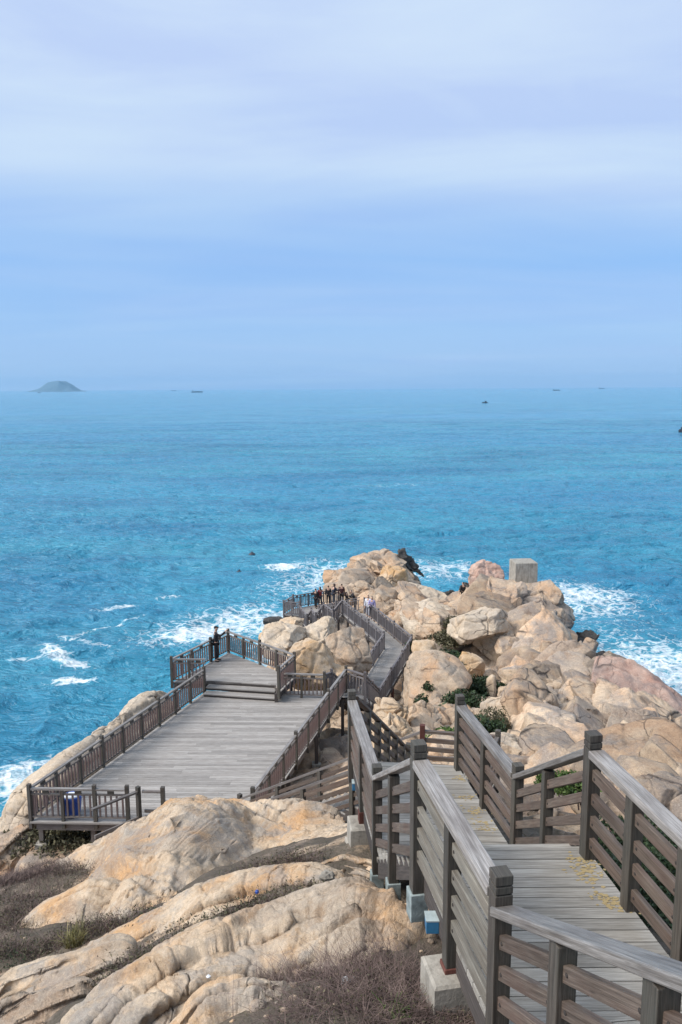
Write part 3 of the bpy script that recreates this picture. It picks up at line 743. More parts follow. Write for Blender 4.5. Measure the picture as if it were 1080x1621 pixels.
# supports under the near stairs
mp = (A_ + C_) / 2; dvec = C_ - A_; ang_ac = math.atan2(dvec[1], dvec[0])
footing('concrete_footing', 'large weathered concrete footing under the left landing railing, above dead brambles', mp[0], mp[1], -4.44, .85, .33, ang_ac)
mb = MB(); mb.post(mp[0], mp[1], -4.44, -4.2 - .20, .135, ang_ac); pb = mb.build('post_base', M['rust'], r_ac, .005)
mf = (F_ + G_) / 2; ang_fg = math.atan2((G_ - F_)[1], (G_ - F_)[0])
footing('concrete_footing', 'pale concrete footing under the narrow plank walk, beside the big slab', mf[0], mf[1], -6.02, .75, .36, ang_fg)
mb = MB(); mb.post(mf[0], mf[1], -6.02, -5.75 - .1, .13, ang_fg); mb.build('post_base', M['rust'], r_fg, .005)
def bracket(parent, p):
    mb = MB(); mb.post(p[0], p[1], p[2] - .11, p[2], .105, 0, .5, .12); b = mb.build('beam_end', M['blue_paint'], parent, .004)
    mb = MB(); mb.post(p[0], p[1], p[2], p[2] + .012, .115, 0, .5, .13); mb.build('beam_cap', M['white_paint'], b)
bracket(land, byd(684, 1452, 5.95)); bracket(r_fg, byd(563, 1240, 11.3) + np.array([0, 0, .02]))
# yellow lichen on the landing planks
def lichen(parent, cx, cy, z, n, r, name='lichen'):
    mb = MB()
    for _ in range(int(n * 2)):
        x, y = cx + random.gauss(0, r * 1.1), cy + random.gauss(0, r * .8); s = random.uniform(.004, .015); k = random.randint(6, 9)
        pts = [(x + s * random.uniform(.5, 1.3) * math.cos(2 * PI * i / k) * 1.6, y + s * random.uniform(.5, 1.3) * math.sin(2 * PI * i / k)) for i in range(k)]
        mb.poly_slab(pts, z + .003 + random.random() * .002, .003)
    mb.build(name, M['lichen'], parent)['kind'] = 'stuff'
k = NT('yellow_lichen'); nn = k.noise(k.pos(), 30, 4, .7)
M['lichen'] = k.fin(k.mix(nn, (.31, .20, .08), (.43, .36, .20)), .9)
bp = B_
for X, Y, n, r in ((922, 1362, 26, .06), (930, 1378, 34, .07), (935, 1392, 16, .06), (952, 1418, 14, .05), (968, 1430, 22, .05), (1000, 1440, 8, .05), (1045, 1540, 18, .06)):
    p = byh(X, Y, H1); lichen(land, p[0], p[1], -H1, n, r)
wk = [o for o in bpy.data.objects if o.get('label', '').startswith('narrow grey plank walk')][0]
for X, Y, n, r in ((728, 1232, 16, .05), (738, 1262, 14, .06), (752, 1284, 26, .07), (762, 1302, 16, .07), (770, 1312, 14, .06)):
    p = byh(X, Y, H2); lichen(wk, p[0], p[1], -H2, n, r)

# ---- big viewing platform
gP = 'baluster railings of the big viewing platform'
ex = NR - NL; ex[2] = 0; ex /= np.linalg.norm(ex)
NRd = NR + np.array([0, -.1, 0]); NLd = NL + np.array([-.02, -.1, 0])
FLd = FL + np.array([0, .15, 0]); FRd = FR + np.array([0, .2, 0])
plat = deck('viewing_platform', 'wide grey plank viewing platform above the sea, left of the stairs', [NLd, NRd, FRd, FLd], -HP, (1, -.02), M['deck'], .15, 3.2, 'platform', None, .28, 'rail_grey')
uf0 = FL + np.array([.15, .35, 0]); ur0 = SL + np.array([-.05, .35, 0])
upl = deck('upper_platform', 'raised plank lookout behind two steps, pointed at its seaward end', [UL + np.array([0, 0, 0]), uf0, ur0, UE, UR, UM], -HU, (1, -.02), M['deck'], .15, 2.6, 'platform', None, .25)
for kx, (dy, dz) in enumerate(((.0, .147), (-.36, .293))):
    pass
def step(a, b, z, depth, parent):
    d = (b - a)[:2]; L = np.linalg.norm(d); e = d / L; n = np.array([-e[1], e[0]])
    if n[1] > 0: n = -n
    q = [a[:2], b[:2], b[:2] + n * depth, a[:2] + n * depth]
    mb = MB(); planks(mb, [tuple(map(float, p)) for p in q], z, e, .16, .05, .008)
    st = mb.build('step', M['deck'], parent); mb = MB()
    f0, f1 = a[:2] + n * (depth - .05), b[:2] + n * (depth - .05)
    mb.vboard((*f0, z - .05 - .045), (*f1, z - .05 - .045), .04, .09, .2)
    mb.build('riser', M['frame'], parent)
step(uf0, ur0 + np.array([.05, 0, 0]), -HU - .15, .42, upl)
step(uf0 + np.array([-.05, -.4, 0]), ur0 + np.array([.08, -.4, 0]), -HU - .30, .42, upl)
mb = MB(); mb.vboard(uf0 + np.array([0, 0, HP - HU - .10]), ur0 + np.array([0, 0, HP - HU - .10]), .05, .1, .3); mb.build('riser', M['frame'], upl)
nE = lerp(NL, NR, .44)
bal_rail('long seaward railing along the left side of the viewing platform', [NL, FL], [9], gP, tall=3)
bal_rail('near end railing of the viewing platform with a blue bin bag hung inside', [NL, nE], [3], gP, ends=(0, 1))
bal_rail('long landward railing along the right side of the viewing platform', [NR, FR], [8], gP, tall=3)
bal_rail('short raised railing left of the lookout steps', [UL, UF], [2], gP, ends=(1, 0), tall=9)
bal_rail('seaward railing of the raised lookout beside the person in black', [UL, UM], [3], gP, ends=(0, 1), tall=2)
bal_rail('landward railing of the raised lookout running back from its point', [UM, UR, UE], [4, 1], gP, ends=(0, 1), tall=2)
bal_rail('short railing right of the steps in front of the orange boulder', [SL + np.array([.1, .05, 0]), PM], [2], gP, ends=(0, 1), tall=9)
# little exit stair at the near edge, behind the slab
xe = lerp(NL, NR, .49)
t = slat_rail('sloping handrail of the little exit stair at the near edge of the platform', [xe + np.array([0, 0, 0]), xe + np.array([-.95, -1.5, .25])], [0], None, ends=(1, 0), nsl=1, mats=('rail_grey', 'rail_grey', 'post'), hand=(.1, .06))
slat_rail('low board railing on the near platform edge just behind the slab crest', [xe + np.array([.12, .02, 0]), lerp(NL, NR, .60)], [0], None, ends=(0, 1), nsl=2, mats=('rail_grey', 'rail_grey', 'post'), hand=(.1, .06))
# platform supports
def leg(parent, p, ztop, name='support_post', w=.14, mat='frame', foot=True):
    z0 = float(ground_z([p[0]], [p[1]])[0])
    mb = MB(); mb.post(p[0], p[1], z0 - .2, ztop, w); o = mb.build(name, M[mat], parent)
    if foot:
        mb = MB(); mb.post(p[0], p[1], z0 - .35, z0 + .16, w + .22); mb.build('pad_footing', M['concrete'], o)
for s in (0.01, .25, .5, .75, .99):
    for tt in (.02, .3, .6, .95):
        p = lerp(lerp(NL, NR, s), lerp(FL, FR, s), tt); leg(plat, p + np.array([.05, .05, 0]), -HP - .06, mat='rail_grey' if tt < .1 else 'frame')
for p in (UL, UM, UR, UE, lerp(UL, UM, .5)): leg(upl, lerp(p, (UL + UR) / 2, .06), -HU - .06)
# blue bin bag in the corner
def lathe(name, prof, n, mat, parent=None, jit=0):
    v = []; f = []
    for r, z in prof:
        for i in range(n):
            a = 2 * PI * i / n; rr = r * (1 + random.uniform(-jit, jit)); v.append((rr * math.cos(a), rr * math.sin(a), z))
    for k in range(len(prof) - 1):
        for i in range(n): f.append((k * n + i, k * n + (i + 1) % n, (k + 1) * n + (i + 1) % n, (k + 1) * n + i))
    f.append(tuple(range(n))[::-1]); f.append(tuple((len(prof) - 1) * n + i for i in range(n)))
    o = mesh_obj(name, v, f, mat)
    if parent: o.parent = parent
    return o
kk = NT('blue_plastic'); M['blue_bag'] = kk.fin((.02, .07, .33), .4)
kk = NT('white_plastic'); M['white_bag'] = kk.fin((.72, .74, .76), .5)
bpz = byh(76, 1296, HP); bpz = lerp(bpz, NL + ex * .95 + np.array([.25, .35, 0]), 1.0)
bt = thing('bin', 'blue bin with a white bag on its rim in the near left platform corner', 'bin', bpz)
for nm, prof, mt, off in (('bin_body', [(.22, 0), (.24, .1), (.29, .5), (.30, .66), (.26, .67), (.25, .6)], 'blue_bag', 0), ('bin_liner', [(.2, .64), (.24, .66), (.22, .68), (.12, .69)], 'white_bag', .12)):
    o = lathe(nm, prof, 14, M[mt], bt, off)

# ---- stairs and walkway out to the far lookout
gW = 'railings of the walkway to the far lookout'
DZ = np.array([0, 0, 1.0])
deck('wooden_landing', 'small plank landing at the far right corner of the viewing platform', [PM + np.array([.05, .05, 0]), FR + np.array([.1, 0, 0]), K4R, K4L], -HP - .004, (1, 0), M['deck'], .15, None, 'landing')
stair('wooden_stairs', 'stair flight falling from the viewing platform corner to the walkway', K4L, K4R, W1L, W1R, M['deck'])
deck('walkway', 'straight grey plank walkway section leading away from the viewing platform', [W1L, W1R, W2R, W2L], -HW, (W1R - W1L), M['deck'], .3, None, 'walkway')
deck('walkway', 'second plank walkway section bending left towards the far lookout', [W2L, W2R, W3R, W3L], -HW - .006, (W2R - W2L), M['deck'], .3, None, 'walkway')
bal_rail('left railing of the flight from the viewing platform to the walkway', [PM, K4L, W1L], [1, 4], gW, ends=(0, 1), mat='walk_rail', bmat='walk_rail', single=False)
bal_rail('right railing of the flight from the viewing platform to the walkway', [FR, K4R, W1R], [1, 4], gW, ends=(0, 1), mat='walk_rail', bmat='walk_rail', single=False)
bal_rail('left railing of the straight walkway section, above the big tan boulder', [W1L, W2L], [6], gW, ends=(0, 1), mat='walk_rail', bmat='walk_rail', single=False)
bal_rail('right railing of the straight walkway section, above brown support posts', [W1R, W2R], [6], gW, ends=(0, 1), mat='walk_rail', bmat='walk_rail', single=False)
bal_rail('left railing of the bent walkway section', [W2L, W3L], [6], gW, ends=(0, 1), mat='walk_rail', bmat='walk_rail', single=False)
bal_rail('right railing of the bent walkway section, against the pale rock slope', [W2R, W3R], [6], gW, ends=(0, 1), mat='walk_rail', bmat='walk_rail', single=False)
Zo = [p + np.array([.2, 1.7, 0]) for p in Zp]
wz = thing('stepped_walkway', 'zigzag stepped walkway joining the bent walkway to the far lookout', 'walkway', Zp[3])
mb = MB()
for i in range(6):
    a, b = Zp[i], Zp[i + 1]; n = 5
    for s in range(n):
        q = [lerp(a, b, s / n), lerp(a, b, (s + 1) / n), lerp(Zo[i], Zo[i + 1], (s + 1) / n), lerp(Zo[i], Zo[i + 1], s / n)]
        mb.poly_slab(xy(*q), float(lerp(a, b, (s + .5) / n)[2]) + .002 * i, .06)
mb.build('treads', M['deck'], wz)
bal_rail('zigzag near railing of the stepped walkway', Zp, [2, 2, 1, 1, 1, 2], gW, ends=(0, 1), mat='walk_rail', bmat='walk_rail', single=False, tall=9)
bal_rail('zigzag seaward railing of the stepped walkway behind the group', [W3R + np.array([-.3, .5, 0])] + [Zo[1] + np.array([0, .6, 0]), Zo[3] + np.array([0, .6, 0])], [2, 2], gW, ends=(0, 1), mat='walk_rail', bmat='walk_rail', single=False, tall=9)
FA = byh(449, 952, HF - 1.1); FB = byh(464, 943, HF - 1.1); FC = byh(500, 937, HF - 1.1); FD = byh(536, 934, HF - 1.1); FN = Zp[6]
dn = np.array([0, 0, -1.1]); FA, FB, FC, FD = FA + dn, FB + dn, FC + dn, FD + dn; FN = np.array([FN[0], FN[1], -HF])
far = deck('far_lookout', 'small far plank lookout where people gather above the surf', [FA, FN, Zo[4] * [1, 1, 0] + [0, 0, -HF], FD, FC, FB], -HF, (1, .3), M['deck'], .2, None, 'platform', None, .25)
bal_rail('front railing of the far lookout', [FN, FA], [2], gW, ends=(1, 1), mat='walk_rail', bmat='walk_rail', single=False, tall=9)
bal_rail('seaward railing of the far lookout behind the people', [FA, FB, FC, FD], [1, 3, 3], gW, ends=(0, 1), mat='walk_rail', bmat='walk_rail', single=False, tall=9)
for p in (FA, FN, FB, FC): leg(far, lerp(p, (FA + FD) / 2, .08), -HF - .06, mat='rail_grey', w=.18, foot=False)
# walkway supports: brown columns on pale piers
walks = [o for o in bpy.data.objects if o.get('category') == 'walkway']
w1 = walks[0]
for s in (.12, .45, .85):
    for a, b, sd in ((W1R, W2R, -.15), (W1L, W2L, .15)):
        p = lerp(a, b, s) + np.array([sd, 0, 0]); z0 = float(ground_z([p[0]], [p[1]])[0])
        mb = MB(); mb.post(p[0], p[1], z0 + .7, -HW - .06, .16); o = mb.build('support_post', M['rust'], w1)
        mb = MB(); mb.post(p[0], p[1], z0 - .4, z0 + .7, .32); mb.build('pier', M['concrete'], o)
w2 = walks[1]
for s in (.1, .35, .6, .85):
    for a, b in ((W2R, W3R), (W2L, W3L)):
        p = lerp(a, b, s); leg(w2, p, -HW - .06, mat='frame', foot=False, w=.18)
for i in range(6): leg(wz, lerp(Zp[i], Zp[i + 1], .5) + np.array([.05, .2, 0]), float(lerp(Zp[i], Zp[i + 1], .5)[2]) - .06, mat='frame', foot=False, w=.16)

# ================================================================== ROCKS
import bmesh
_ico = {}
def ico(n):
    if n not in _ico:
        bm = bmesh.new(); bmesh.ops.create_icosphere(bm, subdivisions=n, radius=1)
        _ico[n] = (np.array([v.co[:] for v in bm.verts]), np.array([[v.index for v in f.verts] for f in bm.faces])); bm.free()
    return _ico[n]
def rotm(rx, ry, rz):
    cx, sx, cy, sy, cz, sz = math.cos(rx), math.sin(rx), math.cos(ry), math.sin(ry), math.cos(rz), math.sin(rz)
    return np.array([[cz, -sz, 0], [sz, cz, 0], [0, 0, 1]]) @ np.array([[cy, 0, sy], [0, 1, 0], [-sy, 0, cy]]) @ np.array([[1, 0, 0], [0, cx, -sx], [0, sx, cx]])
def boulder(label, c, size, rot=(0, 0, 0), seed=0, mat='rock', cuts=9, sub=6, rough=.1, sq=2.9, name='boulder', crack=.065, cat='rock', group=None, planes=()):
    """faceted granite block: squared ellipsoid, split by joint planes, weathered"""
    d, f = ico(sub); rg = np.random.default_rng(seed + 100)
    p = d / ((np.abs(d) ** sq).sum(1) ** (1 / sq))[:, None]
    for k in range(cuts + 6):
        n = rg.normal(size=3); n /= np.linalg.norm(n); lim = rg.uniform(.58, .92)
        s = p @ n; p = p - n * (np.maximum(0, s - lim) * .96)[:, None]
    for n, lim in planes:
        n = np.array(n, float); n /= np.linalg.norm(n); s = p @ n; p = p - n * (np.maximum(0, s - lim) * .95)[:, None]
    size = np.array(size, float); m = size.mean()
    q = p * size
    dirn = d * (1 / size); dirn /= np.linalg.norm(dirn, axis=1)[:, None]
    a = rough * m
    w = q / m
    q = q + dirn * (a * (.9 * fbm(w * 1.3 + seed, 4, seed) + (.35 * fbm(w * 4.5 + seed, 4, seed + 5) + .5 * (np.abs(fbm(w * np.array([1.6, 1.6, 3.2]) + seed * 2, 4, seed + 6)) * -2 + .3))))[:, None]
    if crack:
        ww = w + .25 * np.stack([fbm(w * 1.1, 2, seed + 7), fbm(w * 1.1, 2, seed + 8), fbm(w * 1.1, 2, seed + 9)], -1)
        d1, d2, cid = voro3(ww * np.array([1.2, 1.2, 1.7]) + seed, seed)
        q = q + dirn * (crack * m * ((cid - .5) * .9 - .8 * (1 - sstep(0, .13, d2 - d1))))[:, None]
    q = q @ rotm(*rot).T + np.array(c, float)
    o = mesh_obj(name, q, f, M[mat]); return tag(o, label, cat, group)
def slab(label, spine, near, farw, drop, mat='rock_near', seed=0, sharp=3.0, tail=.25, name='rock_slab', nse=.10, bulge=(), crest=None, ledge=1.0):
    """long whale-backed slab: spine of crest points (x, y, z), widths towards and away from the viewer"""
    sp = np.array(spine, float); n = len(sp); NS, NC = 320, 120
    t = np.concatenate([[0], np.cumsum(np.linalg.norm(np.diff(sp, axis=0), axis=1))]); L = t[-1]
    if crest: NS, NC = 440, 230
    s = np.linspace(0, L, NS)
    # smooth interpolation of the crest
    def interp(vals):
        v = np.interp(s, t, vals); kk = int(NS * .05); ker = np.hanning(2 * kk + 1); ker /= ker.sum()
        return np.convolve(np.pad(v, kk, mode='reflect', reflect_type='odd'), ker, 'valid')
    cx, cy, cz = interp(sp[:, 0]), interp(sp[:, 1]), interp(sp[:, 2])
    wn = interp(near if hasattr(near, '__len__') else [near] * n); wf = interp(farw if hasattr(farw, '__len__') else [farw] * n)
    hh = interp(drop if hasattr(drop, '__len__') else [drop] * n)
    end = np.minimum(1, np.minimum(s, L - s) / (tail * L + 1e-6)); end = np.sqrt(np.clip(1 - (1 - end) ** 2.4, 0, 1))
    tx, ty = np.gradient(cx, s), np.gradient(cy, s); ln = np.hypot(tx, ty); nx, ny = ty / ln, -tx / ln
    if ny.mean() > 0: nx, ny = -nx, -ny                     # towards the viewer
    a = np.linspace(-1, 1, NC)
    A, S = np.meshgrid(a, np.arange(NS))
    # cross-section angle: flat crown, steep shoulders
    th = A * PI / 2
    off = np.sign(np.sin(th)) * np.abs(np.sin(th)) ** (2 / sharp) ; up = np.abs(np.cos(th)) ** (2 / sharp)
    W = np.where(A > 0, wn[S], wf[S]) * (.25 + .75 * end[S])
    e = end[S]
    x = cx[S] + nx[S] * off * W; y = cy[S] + ny[S] * off * W
    dome = np.abs(off) ** 2 * np.where(A > 0, .22, .30)
    z = cz[S] - hh[S] * (1 - up) - hh[S] * dome - hh[S] * (1 - e) * .95
    sg = s[S]
    for k, (c0, am) in enumerate(((.28, .16), (.52, .22), (.74, .20), (-.25, .12), (.05, .10))):
        line = np.stack([s * .9 + seed * 7 + k * 31, 0 * s, 0 * s], -1)
        c = (c0 + .13 * fbm(line * .7, 4, seed + k, .6))[S]; am_ = (np.clip(.45 + 1.5 * fbm(line * .5 + 50, 2, seed + k + 9), 0, 1) * am * ledge)[S]
        z = z - am_ * sstep(c - .008, c + .014, off) * np.where(A > 0, 1, .6) - am_ * .55 * np.exp(-((off - c - .025) / .018) ** 2) + am_ * .5 * sstep(c + .05, c + .4, off)
    p = np.stack([x, y, z], -1)
    du = np.gradient(p, axis=0); dv = np.gradient(p, axis=1); nr = np.cross(du, dv); nr /= np.linalg.norm(nr, axis=-1)[..., None] + 1e-9
    if nr[:, NC // 2, 2].mean() < 0: nr = -nr
    P = p.reshape(-1, 3); N = nr.reshape(-1, 3)
    # strata run along the spine
    ux, uy = (sp[-1] - sp[0])[:2] / np.linalg.norm((sp[-1] - sp[0])[:2])
    al = P[:, 0] * ux + P[:, 1] * uy; ac = -P[:, 0] * uy + P[:, 1] * ux
    w = np.stack([al * .55, ac * 1.5, P[:, 2] * 2.2], -1) + seed * 3.1
    warp = np.stack([fbm(P * .9 + seed, 3, seed + k) for k in range(3)], -1)
    disp = nse * (.75 * fbm(P * .45 + seed, 2, seed) + .8 * fbm(w * np.array([.35, .8, .8]) + warp * .2, 6, seed + 3, .55) + .30 * fbm(P * 6 + seed, 5, seed + 11, .66))
    led = fbm(np.stack([al * .16, ac * .75, 0 * al + seed], -1) + warp * np.array([.12, .3, 0]) + 4, 4, seed + 20, .42)            # ledges along the bedding
    fade = sstep(.0, .35, N[:, 2]); disp += fade * nse * (1.1 * (sstep(-.03, .03, led) - .5) + .8 * (sstep(.2, .25, led) - .5) + .7 * (sstep(-.25, -.2, led) - .5))
    crk = np.abs(fbm(w * np.array([.5, .8, .8]) + warp * 1.3 + 9, 3, seed + 31)); disp -= nse * .9 * (1 - sstep(0, .012, crk)) * sstep(.15, .35, fbm(P * .45, 2, seed + 40))
    ck2 = np.abs(fbm(np.stack([al * .9, ac * .5, P[:, 2] * .6], -1) + warp * .8 + 2, 2, seed + 51)); disp -= nse * .7 * (1 - sstep(0, .010, ck2)) * sstep(.15, .35, fbm(P * .4 + 7, 2, seed + 60))
    if crest:
        # exfoliating flakes and the joints that cut across the slab
        ww = np.stack([al * .55, ac * 1.1, P[:, 2] * 1.4], -1) * 1.25 + seed + .35 * warp
        d1, d2, cid = voro3(ww, seed + 70); flk = sstep(-.25, .35, fbm(P * .4 + 3, 2, seed + 80))
        disp += flk * nse * (.5 * (cid - .5) - .55 * (1 - sstep(0, .055, d2 - d1)))
        d1, d2, cid = voro3(ww * 2.7 + 9, seed + 75); disp += nse * (.20 * (cid - .5) - .16 * (1 - sstep(0, .07, d2 - d1))) * (1 - .5 * flk)
        sj, aj = S.ravel() / (NS - 1) * L, A.ravel()
        for k in range(3):
            c = L * (.2 + .27 * k) + .7 * fbm(np.stack([aj * 1.6 + k * 9, 0 * aj, 0 * aj + seed], -1), 4, seed + 90 + k) + .35 * aj
            disp -= .03 * np.exp(-((sj - c) / .022) ** 2) * sstep(-.2, .2, fbm(np.stack([aj * 2 + k, 0 * aj, 0 * aj + seed], -1), 2, seed + 95)) + .014 * (sstep(c - .015, c + .015, sj) - sstep(c + .2, c + .9, sj))
    for bx, by, br, ba in bulge: disp += ba * np.exp(-((P[:, 0] - bx) ** 2 + (P[:, 1] - by) ** 2) / br ** 2)
    P = P + N * disp[:, None]
    if crest:                                       # settle the slab so that its skyline lies where the survey has it
        for _ in range(3):
            dz_ = P @ _f; X_ = 540 + F * (P @ RT) / dz_; Y_ = 810.5 - F * (P @ UP) / dz_
            cxs = sorted(crest); df = []
            for X0, Y0 in cxs:
                m = np.abs(X_ - X0) < 12
                df.append((Y_[m].min() - Y0) if m.any() else 0.0)
            P[:, 2] += np.interp(X_, [c[0] for c in cxs], df) * dz_ / F * 1.05
    idx = np.arange(NS * NC).reshape(NS, NC)
    q = np.stack([idx[:-1, :-1], idx[:-1, 1:], idx[1:, 1:], idx[1:, :-1]], -1).reshape(-1, 4)
    a0 = P[q[:, 1]] - P[q[:, 0]]; b0 = P[q[:, 3]] - P[q[:, 0]]
    if np.cross(a0, b0)[:, 2].mean() < 0: q = q[:, ::-1]
    o = fast_mesh(name, P, q, M[mat]); return tag(o, label, 'rock')
def SP(*l): return [byd(*q) for q in l]

slab('largest pale slab, hiding the near edge of the viewing platform, grey lichen on its crown', SP((572, 1336, 11.2), (505, 1330, 12.1), (410, 1330, 12.7), (310, 1296, 13.2), (215, 1320, 13.7), (120, 1352, 14.0), (30, 1388, 14.2)),
     [2.4, 3.7, 3.9, 3.5, 2.9, 2.4, 1.6], [.9, 1.6, 2.2, 2.4, 2.2, 1.8, 1.2], [.5, .75, .9, 1.0, .95, .9, .7], 'rock_near', 3, 3.6, .12, nse=.15, crest=[(560, 1302), (520, 1270), (480, 1263), (440, 1264), (400, 1266), (350, 1262), (300, 1258), (270, 1263), (240, 1278), (200, 1299), (150, 1326), (100, 1352), (60, 1368), (30, 1386)])
slab('long narrow slab between the largest slab and the tan one, scrub growing along both sides', SP((560, 1378, 8.8), (455, 1364, 9.1), (380, 1375, 9.2), (300, 1405, 9.2), (214, 1447, 9.1), (130, 1493, 9.0), (40, 1545, 8.8), (-40, 1600, 8.6)),
     [.45, .62, .72, .8, .95, 1.1, 1.3, 1.3], [.3, .4, .5, .55, .6, .7, .8, .8], [.3, .42, .5, .5, .5, .55, .6, .6], 'rock_near', 9, 3.2, .10, nse=.085, crest=[(493, 1364), (450, 1366), (402, 1371), (350, 1383), (311, 1397), (260, 1422), (214, 1447), (130, 1493), (39, 1545), (0, 1564)])
slab('big orange tan slab in front, its blunt right end under the stairs', SP((695, 1470, 7.0), (655, 1442, 7.2), (590, 1414, 7.4), (493, 1414, 7.45), (415, 1430, 7.4), (324, 1458, 7.2), (259, 1487, 7.0), (194, 1527, 6.75), (125, 1585, 6.4), (90, 1650, 6.0)),
     [.85, 1.15, 1.2, 1.05, .9, .75, .66, .6, .55, .5], [.5, .5, .55, .6, .6, .55, .5, .5, .5, .4], [1.1, 1.25, 1.2, 1.0, .85, .72, .66, .64, .62, .5], 'rock_near', 15, 3.6, .07, nse=.11, crest=[(655, 1430), (625, 1405), (600, 1396), (570, 1387), (530, 1389), (493, 1399), (450, 1413), (415, 1428), (370, 1440), (324, 1455), (259, 1484), (194, 1526), (130, 1572)])
slab('lowest slab at the bottom edge, beside the dead brambles', SP((520, 1575, 6.0), (440, 1556, 6.1), (363, 1545, 6.1), (315, 1560, 6.0), (270, 1600, 5.8), (215, 1680, 5.4)),
     [.6, .8, .9, .85, .7, .6], [.25, .3, .35, .35, .35, .35], [.4, .5, .55, .55, .55, .5], 'rock_near', 21, 3.0, .15, nse=.075, crest=[(470, 1560), (447, 1552), (400, 1545), (363, 1542), (324, 1552), (285, 1584)])
slab('small tan slab between two bands of scrub on the left', SP((195, 1408, 11.2), (140, 1408, 11.3), (80, 1440, 11.2), (20, 1478, 11.0)), [.5, .75, .8, .5], [.5, .6, .6, .5], [.35, .5, .5, .4], 'rock_near', 27, 2.6, .25, nse=.07)
slab('pinkish slab in the lower left corner', SP((165, 1540, 7.7), (95, 1556, 7.6), (30, 1578, 7.5), (-40, 1610, 7.4)), [.5, .8, 1.0, 1.0], [.35, .5, .5, .5], [.35, .45, .5, .5], 'rock', 33, 2.6, .2, nse=.07)
slab('pale pinkish slab running below the long narrow one at the left', SP((215, 1488, 8.25), (150, 1512, 8.2), (80, 1535, 8.15), (10, 1565, 8.1), (-40, 1590, 8.0)), [.55, .8, .95, 1.0, 1.0], [.4, .55, .6, .7, .7], [.3, .4, .45, .5, .5], 'rock_near', 59, 2.6, .2, nse=.06)
slab('rounded tan rock in the scrub at the left edge', SP((75, 1470, 11.2), (30, 1490, 11.0), (-30, 1520, 10.8)), [.4, .6, .6], [.35, .5, .5], [.35, .45, .45], 'rock_near', 57, 2.6, .25, nse=.06)
slab('grey rock low in the scrub at the left edge', SP((60, 1418, 14.2), (15, 1425, 14.0), (-40, 1440, 14.0)), [.5, .8, .8], [.4, .6, .6], [.35, .45, .45], 'rock_near', 58, 2.6, .25, nse=.07)
slab('low tan rock by the foot of the pale footing', SP((600, 1372, 9.3), (545, 1362, 9.6), (490, 1374, 9.6)), [.35, .5, .4], [.4, .5, .4], [.25, .32, .3], 'rock_near', 39, 2.5, .3, nse=.05)
slab('smooth pale slab running along the seaward side of the viewing platform', SP((272, 1092, 35.4), (232, 1108, 33.3), (165, 1158, 30), (112, 1203, 27.4), (55, 1250, 25.2), (-5, 1305, 24.0)), [1.2, 1.6, 1.4, 1.2, 1.2, 1.2], [.8, 1.2, 1.6, 1.9, 2.2, 2.2], [3, 4.2, 4.6, 4.8, 4.6, 4], 'rock_pale', 45, 2.3, .1, nse=.18)
slab('pink rock rib at the left edge below the viewing platform corner', SP((60, 1285, 24.2), (15, 1318, 23.4), (-40, 1365, 22.5)), [1.1, 1.4, 1.4], [.8, 1.4, 1.4], [2.2, 2.4, 2.4], 'rock', 51, 2.4, .2, nse=.16)

def B(label, X, Y, d, size, rot, seed, mat='rock', **k): return boulder(label, byd(X, Y, d), size, rot, seed, mat, **k)
# boulders between the viewing platform and the walkway
B('big boulder with an orange stained top, behind the short platform railing', 487, 1046, 38.5, (1.55, 1.7, 1.55), (.15, .25, .3), 1, 'rock_orange', cuts=10, rough=.06, planes=(((.1, -.75, .65), .62), ((.75, -.2, .6), .72)))
B('big smooth tan boulder left of the straight walkway', 551, 1030, 42.0, (1.5, 1.6, 1.35), (.1, .35, .2), 2, 'rock', cuts=8, rough=.06, planes=(((.1, -.6, .8), .7),))
B('cream slab resting behind the orange topped boulder', 500, 1003, 45.5, (1.55, 1.5, .75), (-.1, -.25, .5), 3, 'rock_pale', cuts=9, rough=.08)
B('pale boulder against the platform side of the orange topped one', 447, 1010, 44.0, (1.5, 1.8, .9), (.1, .2, -.3), 4, 'rock_pale', cuts=9, rough=.09)
B('brown tilted slab below the far lookout', 448, 997, 50.5, (1.75, 1.5, .55), (.1, -.28, .2), 5, 'rock_orange', cuts=8, rough=.09)
B('small pale rock by the railing of the lookout', 440, 1035, 41, (.8, .9, .6), (0, .2, 0), 6, 'rock_pale', sub=4)
B('cream rock under the near end of the flight to the walkway', 535, 1068, 38.5, (.9, .9, .7), (0, .3, .4), 7, 'rock_orange', sub=4)
B('dark wet rock at the surf left of the far lookout', 437, 985, 58, (1.1, 1.0, .6), (0, .1, .3), 8, 'rock_dark', sub=4)
# fissured outcrop in front of the walkway piers
B('fissured cream outcrop right of the dark stair railing', 610, 1140, 29.5, (1.0, 1.2, 1.05), (.2, .35, .3), 11, 'rock_orange', cuts=10, crack=.22, rough=.1, sub=6)
B('blocky tan outcrop at the foot of the fissured cream one', 622, 1172, 27.5, (1.0, 1.0, .8), (.1, .2, .1), 12, 'rock_orange', cuts=10, crack=.2, rough=.1, sub=6)
B('grey tan block beside the walkway pier', 668, 1133, 31.5, (.75, .8, .72), (.1, .4, .3), 13, 'rock', cuts=12, rough=.06)
B('tan block right of the grey tan one', 694, 1142, 32.5, (.75, .8, .7), (.2, .5, .2), 14, 'rock', cuts=12, rough=.06)
B('long smooth tan slab sloping down from the walkway to the gully', 690, 1090, 37.5, (1.75, 2.2, 1.5), (.25, .45, .1), 15, 'rock', cuts=8, rough=.07, sub=6, crack=.03)
B('small round tan rock at the gully foot', 676, 1168, 28, (.7, .6, .5), (0, .3, .2), 16, 'rock', sub=4)
B('red brown boulder by the walkway bend', 675, 1032, 46, (.9, .8, .85), (0, .2, .3), 17, 'rock_orange', sub=4)
